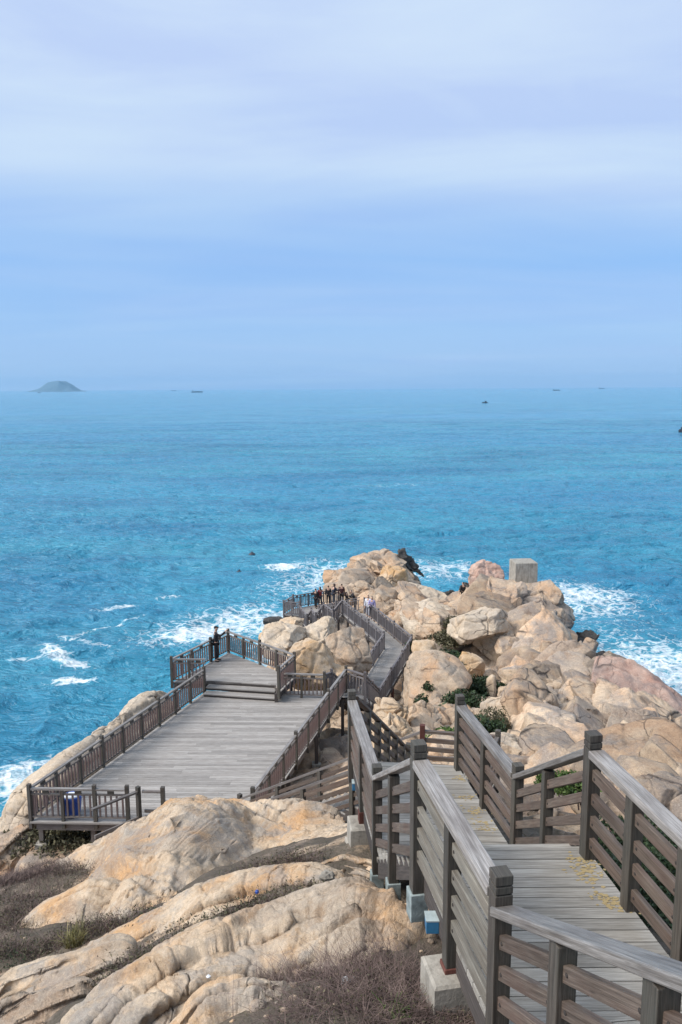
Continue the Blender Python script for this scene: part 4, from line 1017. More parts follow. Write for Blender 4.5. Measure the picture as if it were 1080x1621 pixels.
# right of the gully
B('great rounded boulder overhanging the gully, brown underside', 756, 994, 48.5, (2.3, 2.2, 1.55), (-.12, -.3, .15), 21, 'rock_pale', cuts=7, rough=.055, sub=6, planes=(((-.1, -.45, -.85), .45), ((.2, -.5, .8), .75)))
B('tan boulder wedged below the great rounded one', 740, 1058, 43, (1.0, 1.0, .8), (.1, .3, .2), 22, 'rock_orange', cuts=9, rough=.06)
B('wedge of pale rock right of the great rounded boulder', 790, 1020, 48.5, (1.6, 1.3, 1.3), (.2, .55, .3), 23, 'rock_pale', cuts=10, rough=.06)
B('flat cream stone leaning in the green gully', 727, 1078, 40, (.75, .5, .28), (.1, .5, .1), 24, 'rock_pale', cuts=10, sub=4, rough=.05)
B('upright pale pear shaped stone above the gully', 777, 1090, 38.5, (.36, .36, .78), (.05, .12, .2), 25, 'rock_pale', cuts=6, sub=4, rough=.06, sq=2.0)
B('round pale stone at the foot of the upright one', 761, 1112, 36.5, (.38, .36, .42), (0, .2, 0), 26, 'rock_pale', sub=4, rough=.05, sq=2.1)
B('big pale pointed boulder beyond the right railing', 805, 1134, 33.5, (1.45, 1.2, .95), (.1, .42, -.1), 27, 'rock_pale', cuts=10, sub=6, rough=.06, planes=(((-.5, -.7, .2), .62),))
B('white rock patch showing over the right railing', 812, 1190, 24, (1.0, 1.0, .6), (.1, .25, .3), 28, 'rock_pale', cuts=9, sub=5, rough=.08)
B('grey rounded stone on the rubble slope', 836, 1073, 40, (.52, .5, .4), (.1, .3, 0), 29, 'rock', sub=4)
B('pink split block low on the mass', 843, 1104, 36.5, (.62, .6, .45), (.2, .3, .4), 30, 'rock_pink', sub=4, cuts=12)
B('upright squared block on the mass, right of the upright stone', 889, 1052, 42.5, (.72, .7, .95), (.05, .1, .3), 31, 'rock_pink', sub=5, cuts=12, rough=.05)
B('red squared block wedged near the crest', 867, 997, 52, (.48, .5, .95), (.05, .12, .2), 32, 'rock_pink', sub=4, cuts=12, rough=.05)
B('rounded grey block on the seaward shoulder', 886, 983, 53.5, (1.0, 1.0, 1.1), (0, .25, .2), 33, 'rock_mass', sub=5, cuts=10, rough=.05)
B('long grey tan slab leaning on the crest below the concrete block', 838, 985, 53, (1.0, 1.9, 1.2), (.75, .3, -.25), 34, 'rock', sub=6, cuts=9, rough=.06, crack=.05)
B('flat cream rock on the crest left of the concrete block', 790, 948, 57, (2.1, 1.6, .7), (.05, -.22, .2), 35, 'rock_pale', sub=5, cuts=9, rough=.08)
B('round pink knob of rock at the left end of the crest', 770, 914, 66, (1.5, 1.5, 1.45), (0, .1, .2), 36, 'rock_pink', sub=6, cuts=-2, rough=.10, crack=.07, sq=2.2)
B('orange tan stone lying on the lower right slope', 948, 1098, 36.5, (.55, .5, .42), (.1, .2, .4), 37, 'rock_orange', sub=4, cuts=11)
B('flat cream stone under the orange tan one', 968, 1122, 34.5, (.55, .45, .32), (.1, .15, .1), 38, 'rock_pale', sub=4, cuts=12)
B('small grey stone beside the orange tan one', 974, 1088, 38.5, (.42, .4, .28), (.1, .15, .6), 39, 'rock', sub=4, cuts=12)
B('smooth pink swell of rock at the right edge', 1010, 1120, 37.5, (3.0, 3.4, 2.3), (.25, .4, -.2), 40, 'rock_pink', sub=6, cuts=8, rough=.05, crack=.03)
B('pale blocky rock above the right railing at the edge', 1062, 1240, 19, (1.0, 1.0, .6), (.1, .2, .3), 41, 'rock', sub=5, cuts=11, crack=.08)
B('squared tan rock by the right edge below the blocky one', 1052, 1262, 16.5, (.75, .7, .5), (.1, .15, .1), 42, 'rock', sub=5, cuts=12, crack=.06)
for k, (X, Y, d, r, lab) in enumerate(((650, 893, 77.5, (1.9, 1.2, .75), 'black wet rock on the right flank of the far knoll'), (715, 943, 68, (.9, .9, .5), 'black wet rock in the gap beside the round pink knob'), (742, 937, 67, (.8, .9, .8), 'black wet rock at the foot of the round pink knob'),
                                       (873, 946, 61.5, (.5, 1.0, .8), 'black wet rock on the seaward side of the concrete block crest'), (922, 1016, 54.5, (1.1, 1.2, .5), 'black wet rock in the surf below the rounded grey block'), (952, 1043, 50, (.9, 1.0, .4), 'low black wet rock in the surf on the right'), (563, 891, 81, (.5, .6, .35), 'tiny dark rock on the left skyline of the far knoll'))):
    B(lab, X, Y, d, r, (.1, .75 if k == 0 else .35, k * (k > 0)), 60 + k, 'rock_dark', sub=5, cuts=6, rough=.3, crack=.2)
# the far knoll
B('big rounded summit block of the far knoll', 600, 893, 77, (3.0, 2.6, 2.0), (.1, .12, .2), 71, 'rock', sub=6, cuts=9, crack=.12, rough=.08)
B('brown stained block on the face of the far knoll', 622, 920, 72.5, (1.8, 1.5, 1.4), (0, .2, .3), 72, 'rock_orange', sub=6, cuts=9, crack=.1, rough=.08)
B('layered left shoulder of the far knoll', 552, 918, 73, (2.7, 2.0, 1.3), (.1, -.38, .1), 73, 'rock', sub=6, cuts=9, crack=.1, rough=.08)
B('pale whale backed rock right of the far knoll', 668, 952, 65, (2.5, 2.1, 1.0), (.1, .25, -.1), 74, 'rock_pale', sub=6, cuts=9, crack=.06, rough=.07)
B('tan layered rock between knoll and walkway', 620, 952, 63.5, (2.4, 1.6, .9), (.1, .2, -.2), 75, 'rock', sub=6, cuts=9, crack=.1, rough=.08)
B('low tan rock behind the people at the lookout', 565, 935, 69, (2.2, 1.6, 1.1), (.1, .05, .2), 76, 'rock', sub=6, cuts=9, crack=.1, rough=.08)
B('pale sloping slab right of the bent walkway', 690, 985, 57, (2.6, 3.0, 1.0), (.25, .15, .1), 77, 'rock_pale', sub=6, cuts=7, crack=.05, rough=.07)

def hit(X, Y, d0=8, d1=95):
    d = np.arange(d0, d1, .25); r = ray(X, Y); r = r / r[1]; z = base_z(r[0] * d, d)
    i = np.nonzero(z >= r[2] * d)[0]
    return None if len(i) == 0 else np.array([r[0] * d[i[0]], d[i[0]], z[i[0]]])
def inside(x, y, poly):
    c = False
    for i in range(len(poly)):
        (x1, y1), (x2, y2) = poly[i], poly[i - 1]
        if (y1 > y) != (y2 > y) and x < (x2 - x1) * (y - y1) / (y2 - y1) + x1: c = not c
    return c
def bedrock(name, poly, n, smin, smax, mat, base, seed):
    """jointed blocks of the living rock, fused into one mass"""
    rg = np.random.default_rng(seed); V = []; Fc = []; T = []; o = 0; k = 0
    xs = [p[0] for p in poly]; ys = [p[1] for p in poly]
    while k < n:
        X, Y = rg.uniform(min(xs), max(xs)), rg.uniform(min(ys), max(ys))
        if not inside(X, Y, poly): continue
        p = hit(X, Y); k += 1
        if p is None: continue
        s = smin * (smax / smin) ** (rg.random() ** 1.6) * (.45 + .55 * min(1, p[1] / 45)); d, f = ico(5 if s > .8 else 4)
        q = d / ((np.abs(d) ** 5.0).sum(1) ** .2)[:, None]
        for c in range(15):
            nn = rg.normal(size=3); nn /= np.linalg.norm(nn); lim = rg.uniform(.6, 1.0); e = q @ nn; q = q - nn * (np.maximum(0, e - lim) * 1.0)[:, None]
        size = s * np.array([rg.uniform(.75, 1.25), rg.uniform(.8, 1.7), rg.uniform(.5, .9)]); w = q * 1.2 + k
        q = q * (1 + .05 * fbm(w * 1.2, 3, k) + .05 * fbm(w * 4, 4, k + 5) - .10 * (1 - sstep(0, .05, np.abs(fbm(w * np.array([.8, .8, 1.7]), 2, k + 9)))))[:, None]
        q = (q * size) @ rotm(*(np.array(base) + rg.normal(size=3) * np.array([.22, .22, .35]))).T + p - np.array([0, 0, size[2] * rg.uniform(.15, .6)])
        V.append(q); Fc.append(f + o); T.append(np.full(len(f), rg.normal() * .15)); o += len(q)
    ob = fast_mesh(name, np.concatenate(V), np.concatenate(Fc), M[mat], True, 3)
    a = ob.data.attributes.new('tone', 'FLOAT', 'FACE'); a.data.foreach_set('value', np.concatenate(T).astype(np.float32)); tag(ob, kind='structure')
bedrock('cliff_rocks', [(790, 940), (860, 935), (905, 1000), (960, 1060), (1060, 1130), (1085, 1200), (1085, 1300), (960, 1300), (840, 1230), (820, 1130), (810, 1050), (780, 985)], 170, .55, 2.3, 'rock_mass', (.3, .42, -.45), 5)
bedrock('knoll_rocks', [(530, 905), (570, 882), (632, 885), (665, 940), (700, 1000), (650, 990), (600, 950), (545, 940)], 60, .7, 2.0, 'rock', (.2, .2, .1), 8)
bedrock('slope_rocks', [(640, 1060), (720, 1110), (720, 1190), (630, 1190), (600, 1120)], 36, .35, .9, 'rock', (.2, .35, .2), 12)
def rubble(poly, n, seed):
    rg = np.random.default_rng(seed); V = []; Fc = []; T = []; o = 0; d, f = ico(2)
    for k in range(n):
        X, Y = rg.uniform(min(p[0] for p in poly), max(p[0] for p in poly)), rg.uniform(min(p[1] for p in poly), max(p[1] for p in poly))
        if not inside(X, Y, poly): continue
        p = hit(X, Y)
        if p is None: continue
        g = float(ground_z([p[0]], [p[1]])[0]); s = rg.uniform(.06, .22); q = d * (1 + .35 * rg.normal(size=(len(d), 1)) * .5) * s * np.array([1, 1, .7]) + np.array([p[0], p[1], g + .03])
        V.append(q); Fc.append(f + o); T.append(np.full(len(f), rg.normal() * .15)); o += len(q)
    ob = fast_mesh('rubble', np.concatenate(V), np.concatenate(Fc), M['rock'], False, 3)
    a = ob.data.attributes.new('tone', 'FLOAT', 'FACE'); a.data.foreach_set('value', np.concatenate(T).astype(np.float32)); tag(ob, kind='stuff')
def pebbles():
    rg = np.random.default_rng(4); d, f = ico(2); V = []; Fc = []; T = []; o = 0
    for k in range(160):
        X, Y = rg.uniform(-20, 780), rg.uniform(1370, 1640); p = hit(X, Y, 4)
        if p is None: continue
        g = float(ground_z([p[0]], [p[1]])[0]); s = .015 + .05 * rg.random() ** 3; q = d * (1 + .2 * rg.normal(size=(len(d), 1))) * s * np.array([1.2, 1, .7]) + np.array([p[0], p[1], g + .01])
        V.append(q); Fc.append(f + o); T.append(np.full(len(f), rg.normal() * .2)); o += len(q)
    ob = fast_mesh('pebbles', np.concatenate(V), np.concatenate(Fc), M['rock_mass'], False, 3)
    a = ob.data.attributes.new('tone', 'FLOAT', 'FACE'); a.data.foreach_set('value', np.concatenate(T).astype(np.float32)); tag(ob, kind='stuff')
pebbles()
rubble([(790, 1060), (850, 1050), (880, 1110), (960, 1150), (900, 1190), (810, 1110)], 420, 3)

B('broad flat rock carrying the concrete block', 826, 938, 58.6, (1.9, 1.6, .85), (.05, .1, .2), 79, 'rock', sub=6, cuts=4, rough=.06)
# concrete survey block on the crest
cbp = byd(828, 920, 59.5)
def cblock():
    o = thing('concrete_block', 'square grey concrete block standing on the crest of the right rock mass', 'concrete block', cbp)
    s, h = .86, 1.62
    v = []
    for z, g in ((-.9, s), (0, s), (h - .05, s - .01), (h, s - .05)):
        for a, b in ((-g, -g), (g, -g), (g, g), (-g, g)): v.append((a, b, z))
    f = [(12, 13, 14, 15)] + [(k * 4 + i, k * 4 + (i + 1) % 4, k * 4 + 4 + (i + 1) % 4, k * 4 + 4 + i) for k in range(3) for i in range(4)]
    m = mesh_obj('block_body', v, f, M['concrete'], None, False); m.parent = o
    o.rotation_euler.z = math.radians(4)
cblock()

# ================================================================== PLANTS
def leafmat(name, a, b, rough=.6):
    k = NT(name); p = k.pos(); n = k.noise(p, 6, 4, .6); at = k.n('ShaderNodeAttribute', attribute_name='tone').outputs['Fac']
    c = k.mix(k.ramp(n, [(.35, 0), (.65, 1)]), a, b); c = k.mix(1.0, c, k.ramp(at, [(0, .55), (1, 1.5)]), 'MULTIPLY')
    k.b.inputs['Subsurface Weight'].default_value = 0
    return k.fin(c, rough, None, .25)
M['leaf'] = leafmat('dark_green_leaves', (.019, .036, .016), (.045, .07, .03))
M['leaf2'] = leafmat('fresh_green_leaves', (.04, .08, .02), (.10, .145, .04))
M['olive'] = leafmat('olive_brown_leaves', (.055, .055, .03), (.12, .105, .06))
M['twig'] = leafmat('dead_grey_brown_twigs', (.055, .036, .033), (.20, .145, .125), .85)
M['reed'] = leafmat('dry_straw_grass', (.16, .15, .06), (.30, .26, .12), .8)
def add_tone(o, n):
    at = o.data.attributes.new('tone', 'FLOAT', 'FACE'); at.data.foreach_set('value', RNG.random(n).astype(np.float32))
def leaves(name, cen, rad, n, size, mat, parent=None):
    """small pointed leaves through an uneven clump"""
    c = np.asarray(cen, float); d = RNG.normal(size=(n, 3)); d /= np.linalg.norm(d, axis=1)[:, None]
    r = RNG.random(n) ** .45; lump = 1 + .45 * fbm(d * 2.1 + c.sum(), 3, 5)
    p = d * (r * lump)[:, None] * np.asarray(rad); p[:, 2] = np.where(p[:, 2] < 0, p[:, 2] * .4, p[:, 2]); p += c
    a = RNG.normal(size=(n, 3)); a[:, 2] += .4; a /= np.linalg.norm(a, axis=1)[:, None]
    b = np.cross(a, RNG.normal(size=(n, 3))); b /= np.linalg.norm(b, axis=1)[:, None]
    s = size * (.6 + .8 * RNG.random(n))[:, None]
    v = np.stack([p - a * s, p - b * s * .42, p + a * s, p + b * s * .42], 1).reshape(-1, 3)
    o = fast_mesh(name, v, np.arange(n * 4).reshape(-1, 4), M[mat], False); add_tone(o, n)
    if parent: o.parent = parent; o.matrix_parent_inverse = parent.matrix_world.inverted()
    return o
def stems(name, base, rad, h, n, w, mat, parent=None, lean=.6, seg=3, droop=.0):
    """thin bent twigs or blades rising from points base (N x 3)"""
    base = np.asarray(base, float); N = len(base)
    ang = RNG.random(N) * 2 * PI; ln = lean * RNG.random(N); hh = h * (.45 + .75 * RNG.random(N))
    V = []; ta = RNG.random(N) * 2 * PI; sd = np.stack([np.cos(ta), np.sin(ta), 0 * ta], -1)
    for k in range(seg + 1):
        f = k / seg
        q = base + np.stack([np.cos(ang) * ln * hh * f ** 1.3, np.sin(ang) * ln * hh * f ** 1.3, hh * (f - droop * f * f)], -1) + RNG.normal(size=(N, 3)) * (.05 * h * f)
        wd = (w * (1 - .75 * f) * (.7 + .6 * RNG.random(N)))[:, None]
        V += [q - sd * wd, q + sd * wd]
    V = np.stack(V, 1); m = 2 * (seg + 1); o0 = np.arange(N)[:, None] * m
    Q = np.concatenate([o0 + np.array([2 * k, 2 * k + 1, 2 * k + 3, 2 * k + 2]) for k in range(seg)], 0)
    o = fast_mesh(name, V.reshape(-1, 3), Q, M[mat], False); add_tone(o, len(Q))
    if parent: o.parent = parent; o.matrix_parent_inverse = parent.matrix_world.inverted()
    return o
def gz(x, y): return ground_z(np.atleast_1d(x), np.atleast_1d(y))
def scatter(cx, cy, rx, ry, n, rot=0):
    a = RNG.random(n) * 2 * PI; r = np.sqrt(RNG.random(n)); x0, y0 = rx * r * np.cos(a), ry * r * np.sin(a)
    x = cx + x0 * math.cos(rot) - y0 * math.sin(rot); y = cy + x0 * math.sin(rot) + y0 * math.cos(rot)
    return np.stack([x, y, gz(x, y)], -1)
def shrub(label, X, Y, d, rad, n, size, mat='leaf', lift=.0):
    p = byd(X, Y, d); z = p[2] - rad[2] * .35
    t = thing('shrub', label, 'shrub', (p[0], p[1], z))
    leaves('foliage', (p[0], p[1], z + rad[2] * .35 + lift), rad, int(n * 2.2), size * 1.25, mat, t)
    b = np.stack([p[0] + RNG.normal(size=14) * rad[0] * .25, p[1] + RNG.normal(size=14) * rad[1] * .25, np.full(14, z - .25)], -1)
    stems('stems', b, 0, rad[2] * 1.1 + .2, 14, .02, 'twig', t, .7)
shrub('dark green shrub at the head of the gully below the great boulder', 706, 1052, 43.5, (1.5, 1.3, .8), 1500, .09)
shrub('dark shrub in the gully left of the flat cream stone', 705, 1078, 39.5, (.9, 1.0, .6), 900, .085)
shrub('dark shrub spilling between flat cream stone and upright stone', 752, 1092, 39, (1.2, 1.0, .7), 1300, .085)
shrub('dark green shrub in the gully behind the tallest right railing post', 735, 1118, 35, (1.1, 1.0, .7), 1300, .08)
shrub('small dark shrub right of the upright stone', 794, 1095, 39, (.45, .4, .45), 400, .07)
shrub('olive scrub on the slope above the gully', 714, 1012, 50, (1.3, 1.6, .55), 1100, .09, 'olive')
shrub('olive scrub patch beside the great rounded boulder', 722, 988, 54, (1.1, 1.4, .5), 900, .09, 'olive')
shrub('grey brown bush against the shaded side of the pointed boulder', 783, 1150, 31, (.75, .7, .75), 1300, .05, 'olive')
shrub('dark shrub below the grey brown bush, behind the right railing', 765, 1158, 29, (.9, .7, .55), 900, .07)
shrub('bright green plants at the gully foot behind the right railing', 712, 1172, 26.5, (.8, .7, .4), 900, .06, 'leaf2')
shrub('small green bush on the smooth tan slab beside the walkway', 680, 1088, 36.6, (.35, .35, .3), 260, .06, 'leaf')
shrub('small green tuft bush below the smooth tan slab', 668, 1110, 33.6, (.35, .3, .28), 220, .06, 'leaf')
shrub('green shrub at the walkway bend', 657, 1025, 47.5, (.7, .6, .5), 500, .08)
shrub('yellow green clump behind the short sloping right railing', 906, 1246, 14.2, (.5, .4, .25), 900, .035, 'leaf2')
shrub('green clump lower behind the short sloping right railing', 872, 1236, 15, (.35, .3, .2), 500, .035, 'leaf2')
shrub('dark green shrub close below the right railing', 990, 1432, 7.6, (.55, .75, .3), 3000, .022)
shrub('dark green shrub farther out below the right railing', 1010, 1345, 10.2, (.8, .7, .35), 3000, .028)
shrub('dark green shrub at the right edge below the railing', 1065, 1400, 8.4, (.6, .7, .35), 3000, .024)
shrub('dark weed clump under the near corner of the viewing platform', 95, 1335, 23.5, (1.5, 1.0, .5), 1800, .06, 'olive')
shrub('dark weed clump left of the platform corner footing', 30, 1335, 24, (1.1, .8, .4), 1200, .06, 'olive')
shrub('dark bush on the seaward crest right of the concrete block', 842, 955, 58, (.7, .6, .35), 300, .08, 'olive')
# scrub that nobody could count
def rowpts(pts, n, wid):
    """points along a band given as (X, Y, d)"""
    P = np.array([byd(*q) for q in pts]); t = np.concatenate([[0], np.cumsum(np.linalg.norm(np.diff(P[:, :2], axis=0), axis=1))])
    s = RNG.random(n) * t[-1]; x = np.interp(s, t, P[:, 0]) + RNG.normal(size=n) * wid; y = np.interp(s, t, P[:, 1]) + RNG.normal(size=n) * wid
    return np.stack([x, y, gz(x, y)], -1)
b1 = rowpts([(490, 1385, 9.9), (400, 1382, 10.0), (330, 1398, 9.9), (250, 1425, 9.8), (150, 1470, 9.8), (60, 1500, 10.0), (-20, 1540, 10.0)], 2300, .17)
b2 = np.concatenate([rowpts([(60, 1440, 12.2), (20, 1450, 12), (-20, 1500, 11)], 1500, .5), rowpts([(115, 1398, 14.2), (40, 1412, 14.2), (-30, 1430, 13.8)], 3800, .5)])
b3 = rowpts([(580, 1385, 8.4), (470, 1400, 8.25), (380, 1425, 8.2), (300, 1455, 8.1), (220, 1500, 7.9), (150, 1540, 7.8)], 1500, .1)
b4 = rowpts([(640, 1520, 6.3), (560, 1520, 6.5), (470, 1520, 6.6), (400, 1535, 6.5)], 1000, .12)
b5 = rowpts([(40, 1400, 14.6), (110, 1395, 14.6), (200, 1390, 11.9)], 900, .35)
tag(stems('dry_scrub', np.concatenate([b1, b1 + .02, b2, b2 + .03, b3, b4, b5]), 0, .2, 0, .0035, 'twig', None, 1.6, 4, .3), 'dry scrub in the hollows between the slabs', None, None, 'stuff')
lv = np.concatenate([b1[:1200], b2[:600], b3[:600], b5[:500]])
def leafcover(name, base, n, size, mat, hgt):
    p = base[RNG.integers(0, len(base), n)] + RNG.normal(size=(n, 3)) * np.array([.09, .09, 0]); p[:, 2] += RNG.random(n) * hgt
    a = RNG.normal(size=(n, 3)); a[:, 2] += .5; a /= np.linalg.norm(a, axis=1)[:, None]; b = np.cross(a, RNG.normal(size=(n, 3))); b /= np.linalg.norm(b, axis=1)[:, None]
    s = size * (.5 + RNG.random(n))[:, None]
    v = np.stack([p - a * s, p - b * s * .35, p + a * s, p + b * s * .35], 1).reshape(-1, 3)
    o = fast_mesh(name, v, np.arange(n * 4).reshape(-1, 4), M[mat], False); add_tone(o, n); return tag(o, None, None, None, 'stuff')
leafcover('low_scrub_leaves', lv, 20000, .017, 'olive', .15)
leafcover('low_green_leaves', np.concatenate([rowpts([(330, 1398, 9.9), (235, 1425, 9.8)], 300, .16), rowpts([(30, 1530, 9.6), (0, 1540, 9.6)], 100, .2)]), 2600, .015, 'leaf', .16)
br = np.concatenate([rowpts([(760, 1600, 5.1), (660, 1590, 5.35), (560, 1600, 5.5), (470, 1600, 5.7)], 2400, .2), rowpts([(700, 1560, 5.9), (620, 1555, 6.0), (540, 1565, 6.0)], 1500, .16)])
tag(stems('dead_brambles', br, 0, .22, 0, .0026, 'twig', None, 3.2, 5, .45), 'tangle of dead brambles under the near stairs', None, None, 'stuff')
leafcover('bramble_leaves', br, 3500, .012, 'olive', .12)
def tuft(label, X, Y, d, n, h, mat):
    p = byd(X, Y, d); b = scatter(p[0], p[1], .12, .10, n); o = stems('grass_tuft', b, 0, h, 0, .006, mat, None, .9, 3, .25)
    return tag(o, label, 'grass tuft')
tuft('yellow green grass tuft in the scrub on the left', 118, 1482, 9.6, 260, .30, 'reed')
tuft('straw coloured grass tuft at the foot of the concrete block', 806, 925, 59.5, 120, .9, 'reed')
tuft('yellow grass blades at the bottom edge in the brambles', 630, 1606, 5.3, 50, .16, 'leaf2')
# litter
def litter(label, p, s, mat, cat='litter', name='litter', rot=0):
    d, f = ico(3); q = d * np.array(s) * (1 + .5 * fbm(d * 2.3 + sum(p), 3, 3))[:, None]
    o = mesh_obj(name, q + np.array(p), f, M[mat], None, False); return tag(o, label, cat)
p = byd(548, 1556, 5.95); litter('crumpled white plastic bag in the brambles', p, (.045, .035, .05), 'white_bag', 'plastic bag', 'plastic_bag')
p = byd(560, 1552, 6.0); litter('small white scrap right of the plastic bag', p, (.025, .02, .03), 'white_bag')
p = byd(518, 1388, 8.35); litter('pale grey stone lying in the scrub by the slab end', p, (.09, .07, .06), 'concrete', 'stone', 'stone')
p = byd(330, 1546, 6.75); litter('white shell scrap in the dark crevice above the lowest slab', p, (.02, .018, .012), 'white_bag')
p = byd(407, 1412, 8.2); litter('blue plastic scrap in the scrub behind the tan slab', p, (.022, .02, .022), 'blue_bag')
# weathered marker post with a box, right of the walkway
mk = byd(648, 1108, 38.5); t = thing('marker_post', 'pale post carrying a small green grey box beside the walkway', 'post', mk)
mb = MB(); mb.post(mk[0], mk[1], mk[2] - .6, mk[2] + .9, .12); mb.build('post_shaft', M['concrete'], t)
mb = MB(); mb.post(mk[0] + .03, mk[1], mk[2] + .9, mk[2] + 1.28, .30, .3, .5, .22); mb.post(mk[0] + .03, mk[1], mk[2] + 1.28, mk[2] + 1.31, .34, .3, .3, .26); mb.build('box_housing', M['greenbox'] if 'greenbox' in M else M['teal'], t)

# ================================================================== PEOPLE
def skin(name, pts, edges, rad, mat, parent=None, root=0, sub=1):
    me = bpy.data.meshes.new(name); me.from_pydata([tuple(p) for p in pts], edges, [])
    o = bpy.data.objects.new(name, me); C.objects.link(o)
    m = o.modifiers.new('skin', 'SKIN'); m.use_smooth_shade = True
    for i, r in enumerate(rad):
        d = me.skin_vertices[0].data[i]; d.radius = (r, r) if not hasattr(r, '__len__') else r
        d.use_root = (i == root)
    s = o.modifiers.new('sub', 'SUBSURF'); s.levels = s.render_levels = sub
    bpy.context.view_layer.update()
    ev = o.evaluated_get(bpy.context.evaluated_depsgraph_get()); nm = bpy.data.meshes.new_from_object(ev)
    C.objects.unlink(o); bpy.data.objects.remove(o); nm.name = name
    nm.materials.clear(); nm.materials.append(mat)
    q = bpy.data.objects.new(name, nm); C.objects.link(q)
    if parent: q.parent = parent
    return q
def cloth(name, col, rough=.85):
    if name not in M:
        k = NT(name); n = k.noise(k.n('ShaderNodeTexCoord').outputs['Object'], 14, 4); M[name] = k.fin(k.mix(n, tuple(c * .7 for c in col), tuple(min(1, c * 1.3) for c in col)), rough)
    return M[name]
SKIN = cloth('skin_tone', (.50, .31, .22), .55); HAIR = cloth('black_hair', (.012, .011, .011), .5)
def person(label, loc, head, colours, armL, armR, scale=1.0, legs=(.06, -.06), cap=False, bag=None, lean=0.0, group=None, longhair=False, knee=0):
    """standing figure facing +y before turning; armL / armR give elbow and wrist offsets from the shoulder"""
    t = thing('person', label, 'person', (loc[0], loc[1], loc[2]), group)
    jac, tro, sho = [cloth(*c) for c in colours]
    V = np.array; H = {}
    pel, wst, chs, nck = V([0, 0, .95]), V([0, lean * .15, 1.1]), V([0, lean * .5, 1.32]), V([0, lean * .8, 1.47])
    hd0, hd1 = V([0, lean + .015, 1.545]), V([0, lean + .03, 1.64])
    pts = [pel, wst, chs, nck, hd0, hd1, hd1 + V([0, -.005, .075])]; ed = [(0, 1), (1, 2), (2, 3), (3, 4), (4, 5), (5, 6)]
    rad = [(.15, .10), (.135, .095), (.165, .105), .052, (.062, .07), (.078, .092), (.05, .06)]
    nose = len(pts); pts.append(hd1 + V([0, .098, -.03])); ed.append((5, nose)); rad.append(.016)
    for s in (-1, 1):
        e = len(pts); pts.append(hd1 + V([s * .082, -.005, -.02])); ed.append((5, e)); rad.append((.014, .02))
    wr = {}
    for s, (el, wri) in ((-1, armL), (1, armR)):
        sh = chs + V([s * .185, 0, .085]); e = sh + V([s * el[0], el[1], el[2]]); w = sh + V([s * wri[0], wri[1], wri[2]])
        i = len(pts); pts += [sh, e, w]; ed += [(2, i), (i, i + 1), (i + 1, i + 2)]; rad += [.058, .044, .03]
        d = (w - e) / np.linalg.norm(w - e); pm = w + d * .07; j = len(pts); pts.append(pm); ed.append((i + 2, j)); rad.append((.036, .016))
        sd = np.cross(d, V([0, 0, 1.0])); sd = sd / (np.linalg.norm(sd) + 1e-6) if np.linalg.norm(sd) > .1 else V([0, 1.0, 0])
        for k, (off, ln) in enumerate(((-.027, .062), (-.009, .074), (.009, .07), (.026, .055))):
            a = len(pts); pts += [pm + sd * off + d * .03, pm + sd * off + d * (.03 + ln * .55) + V([0, 0, -.006]), pm + sd * off * .95 + d * (.03 + ln) + V([0, 0, -.02])]
            ed += [(j, a), (a, a + 1), (a + 1, a + 2)]; rad += [.010, .009, .008]
        a = len(pts); pts += [w + d * .03 - sd * .045, w + d * .075 - sd * .062]; ed += [(i + 2, a), (a, a + 1)]; rad += [.012, .009]
        wr[s] = (sh, e, w)
    lg = {}
    for s, st in ((-1, legs[0]), (1, legs[1])):
        hp, kn, an = V([s * .09, 0, .90]), V([s * .10, st * .5 + .02 + knee, .50]), V([s * .11, st, .09]); toe = an + V([s * .02, .15, -.055])
        i = len(pts); pts += [hp, kn, an, toe]; ed += [(0, i), (i, i + 1), (i + 1, i + 2), (i + 2, i + 3)]; rad += [.085, .06, .042, (.038, .026)]
        lg[s] = (hp, kn, an, toe)
    skin('body', pts, ed, rad, SKIN, t)
    # clothes follow the body a little outside it
    jp = [pel + V([0, 0, -.06]), wst, chs, nck + V([0, -.005, -.02])]; je = [(0, 1), (1, 2), (2, 3)]; jr = [(.185, .135), (.165, .125), (.19, .132), .07]
    for s in (-1, 1):
        sh, e, w = wr[s]; i = len(jp); jp += [sh, e, w]; je += [(2, i), (i, i + 1), (i + 1, i + 2)]; jr += [.078, .062, .048]
    skin('jacket', jp, je, jr, jac, t)
    tp = [pel + V([0, 0, .03])]; te = []; tr = [(.165, .12)]
    for s in (-1, 1):
        hp, kn, an, toe = lg[s]; i = len(tp); tp += [hp, kn, an + V([0, 0, .03])]; te += [(0, i), (i, i + 1), (i + 1, i + 2)]; tr += [.10, .078, .065]
    skin('trousers', tp, te, tr, tro, t)
    for s in (-1, 1):
        hp, kn, an, toe = lg[s]; skin('shoe', [an + V([0, -.05, -.04]), an + V([0, .03, -.04]), toe + V([0, .02, .0])], [(0, 1), (1, 2)], [(.045, .045), (.048, .045), (.042, .03)], sho, t)
    hm = hd1 + V([0, -.02, .03])
    if cap:
        skin('cap', [hm + V([0, -.02, 0]), hm + V([0, .0, .05]), hm + V([0, .11, .012]), hm + V([0, .16, 0])], [(0, 1), (1, 2), (2, 3)], [(.092, .10), (.07, .075), (.07, .018), (.05, .01)], cloth('black_cap', (.012, .012, .014)), t)
    hp_ = [hm + V([0, -.01, .045]), hm + V([0, -.045, .01]), hm + V([0, -.055, -.06])]; hr = [(.078, .078), (.085, .075), (.07, .045)]
    if longhair: hp_.append(hm + V([0, -.075, -.26])); hr.append((.075, .04))
    skin('hair', hp_, [(i, i + 1) for i in range(len(hp_) - 1)], hr, HAIR, t)
    for s in (-1, 1):
        v, f = ico(2); m = mesh_obj('eye', v * .011 + (hd1 + V([s * .032, .083, .0])), f, HAIR); m.parent = t
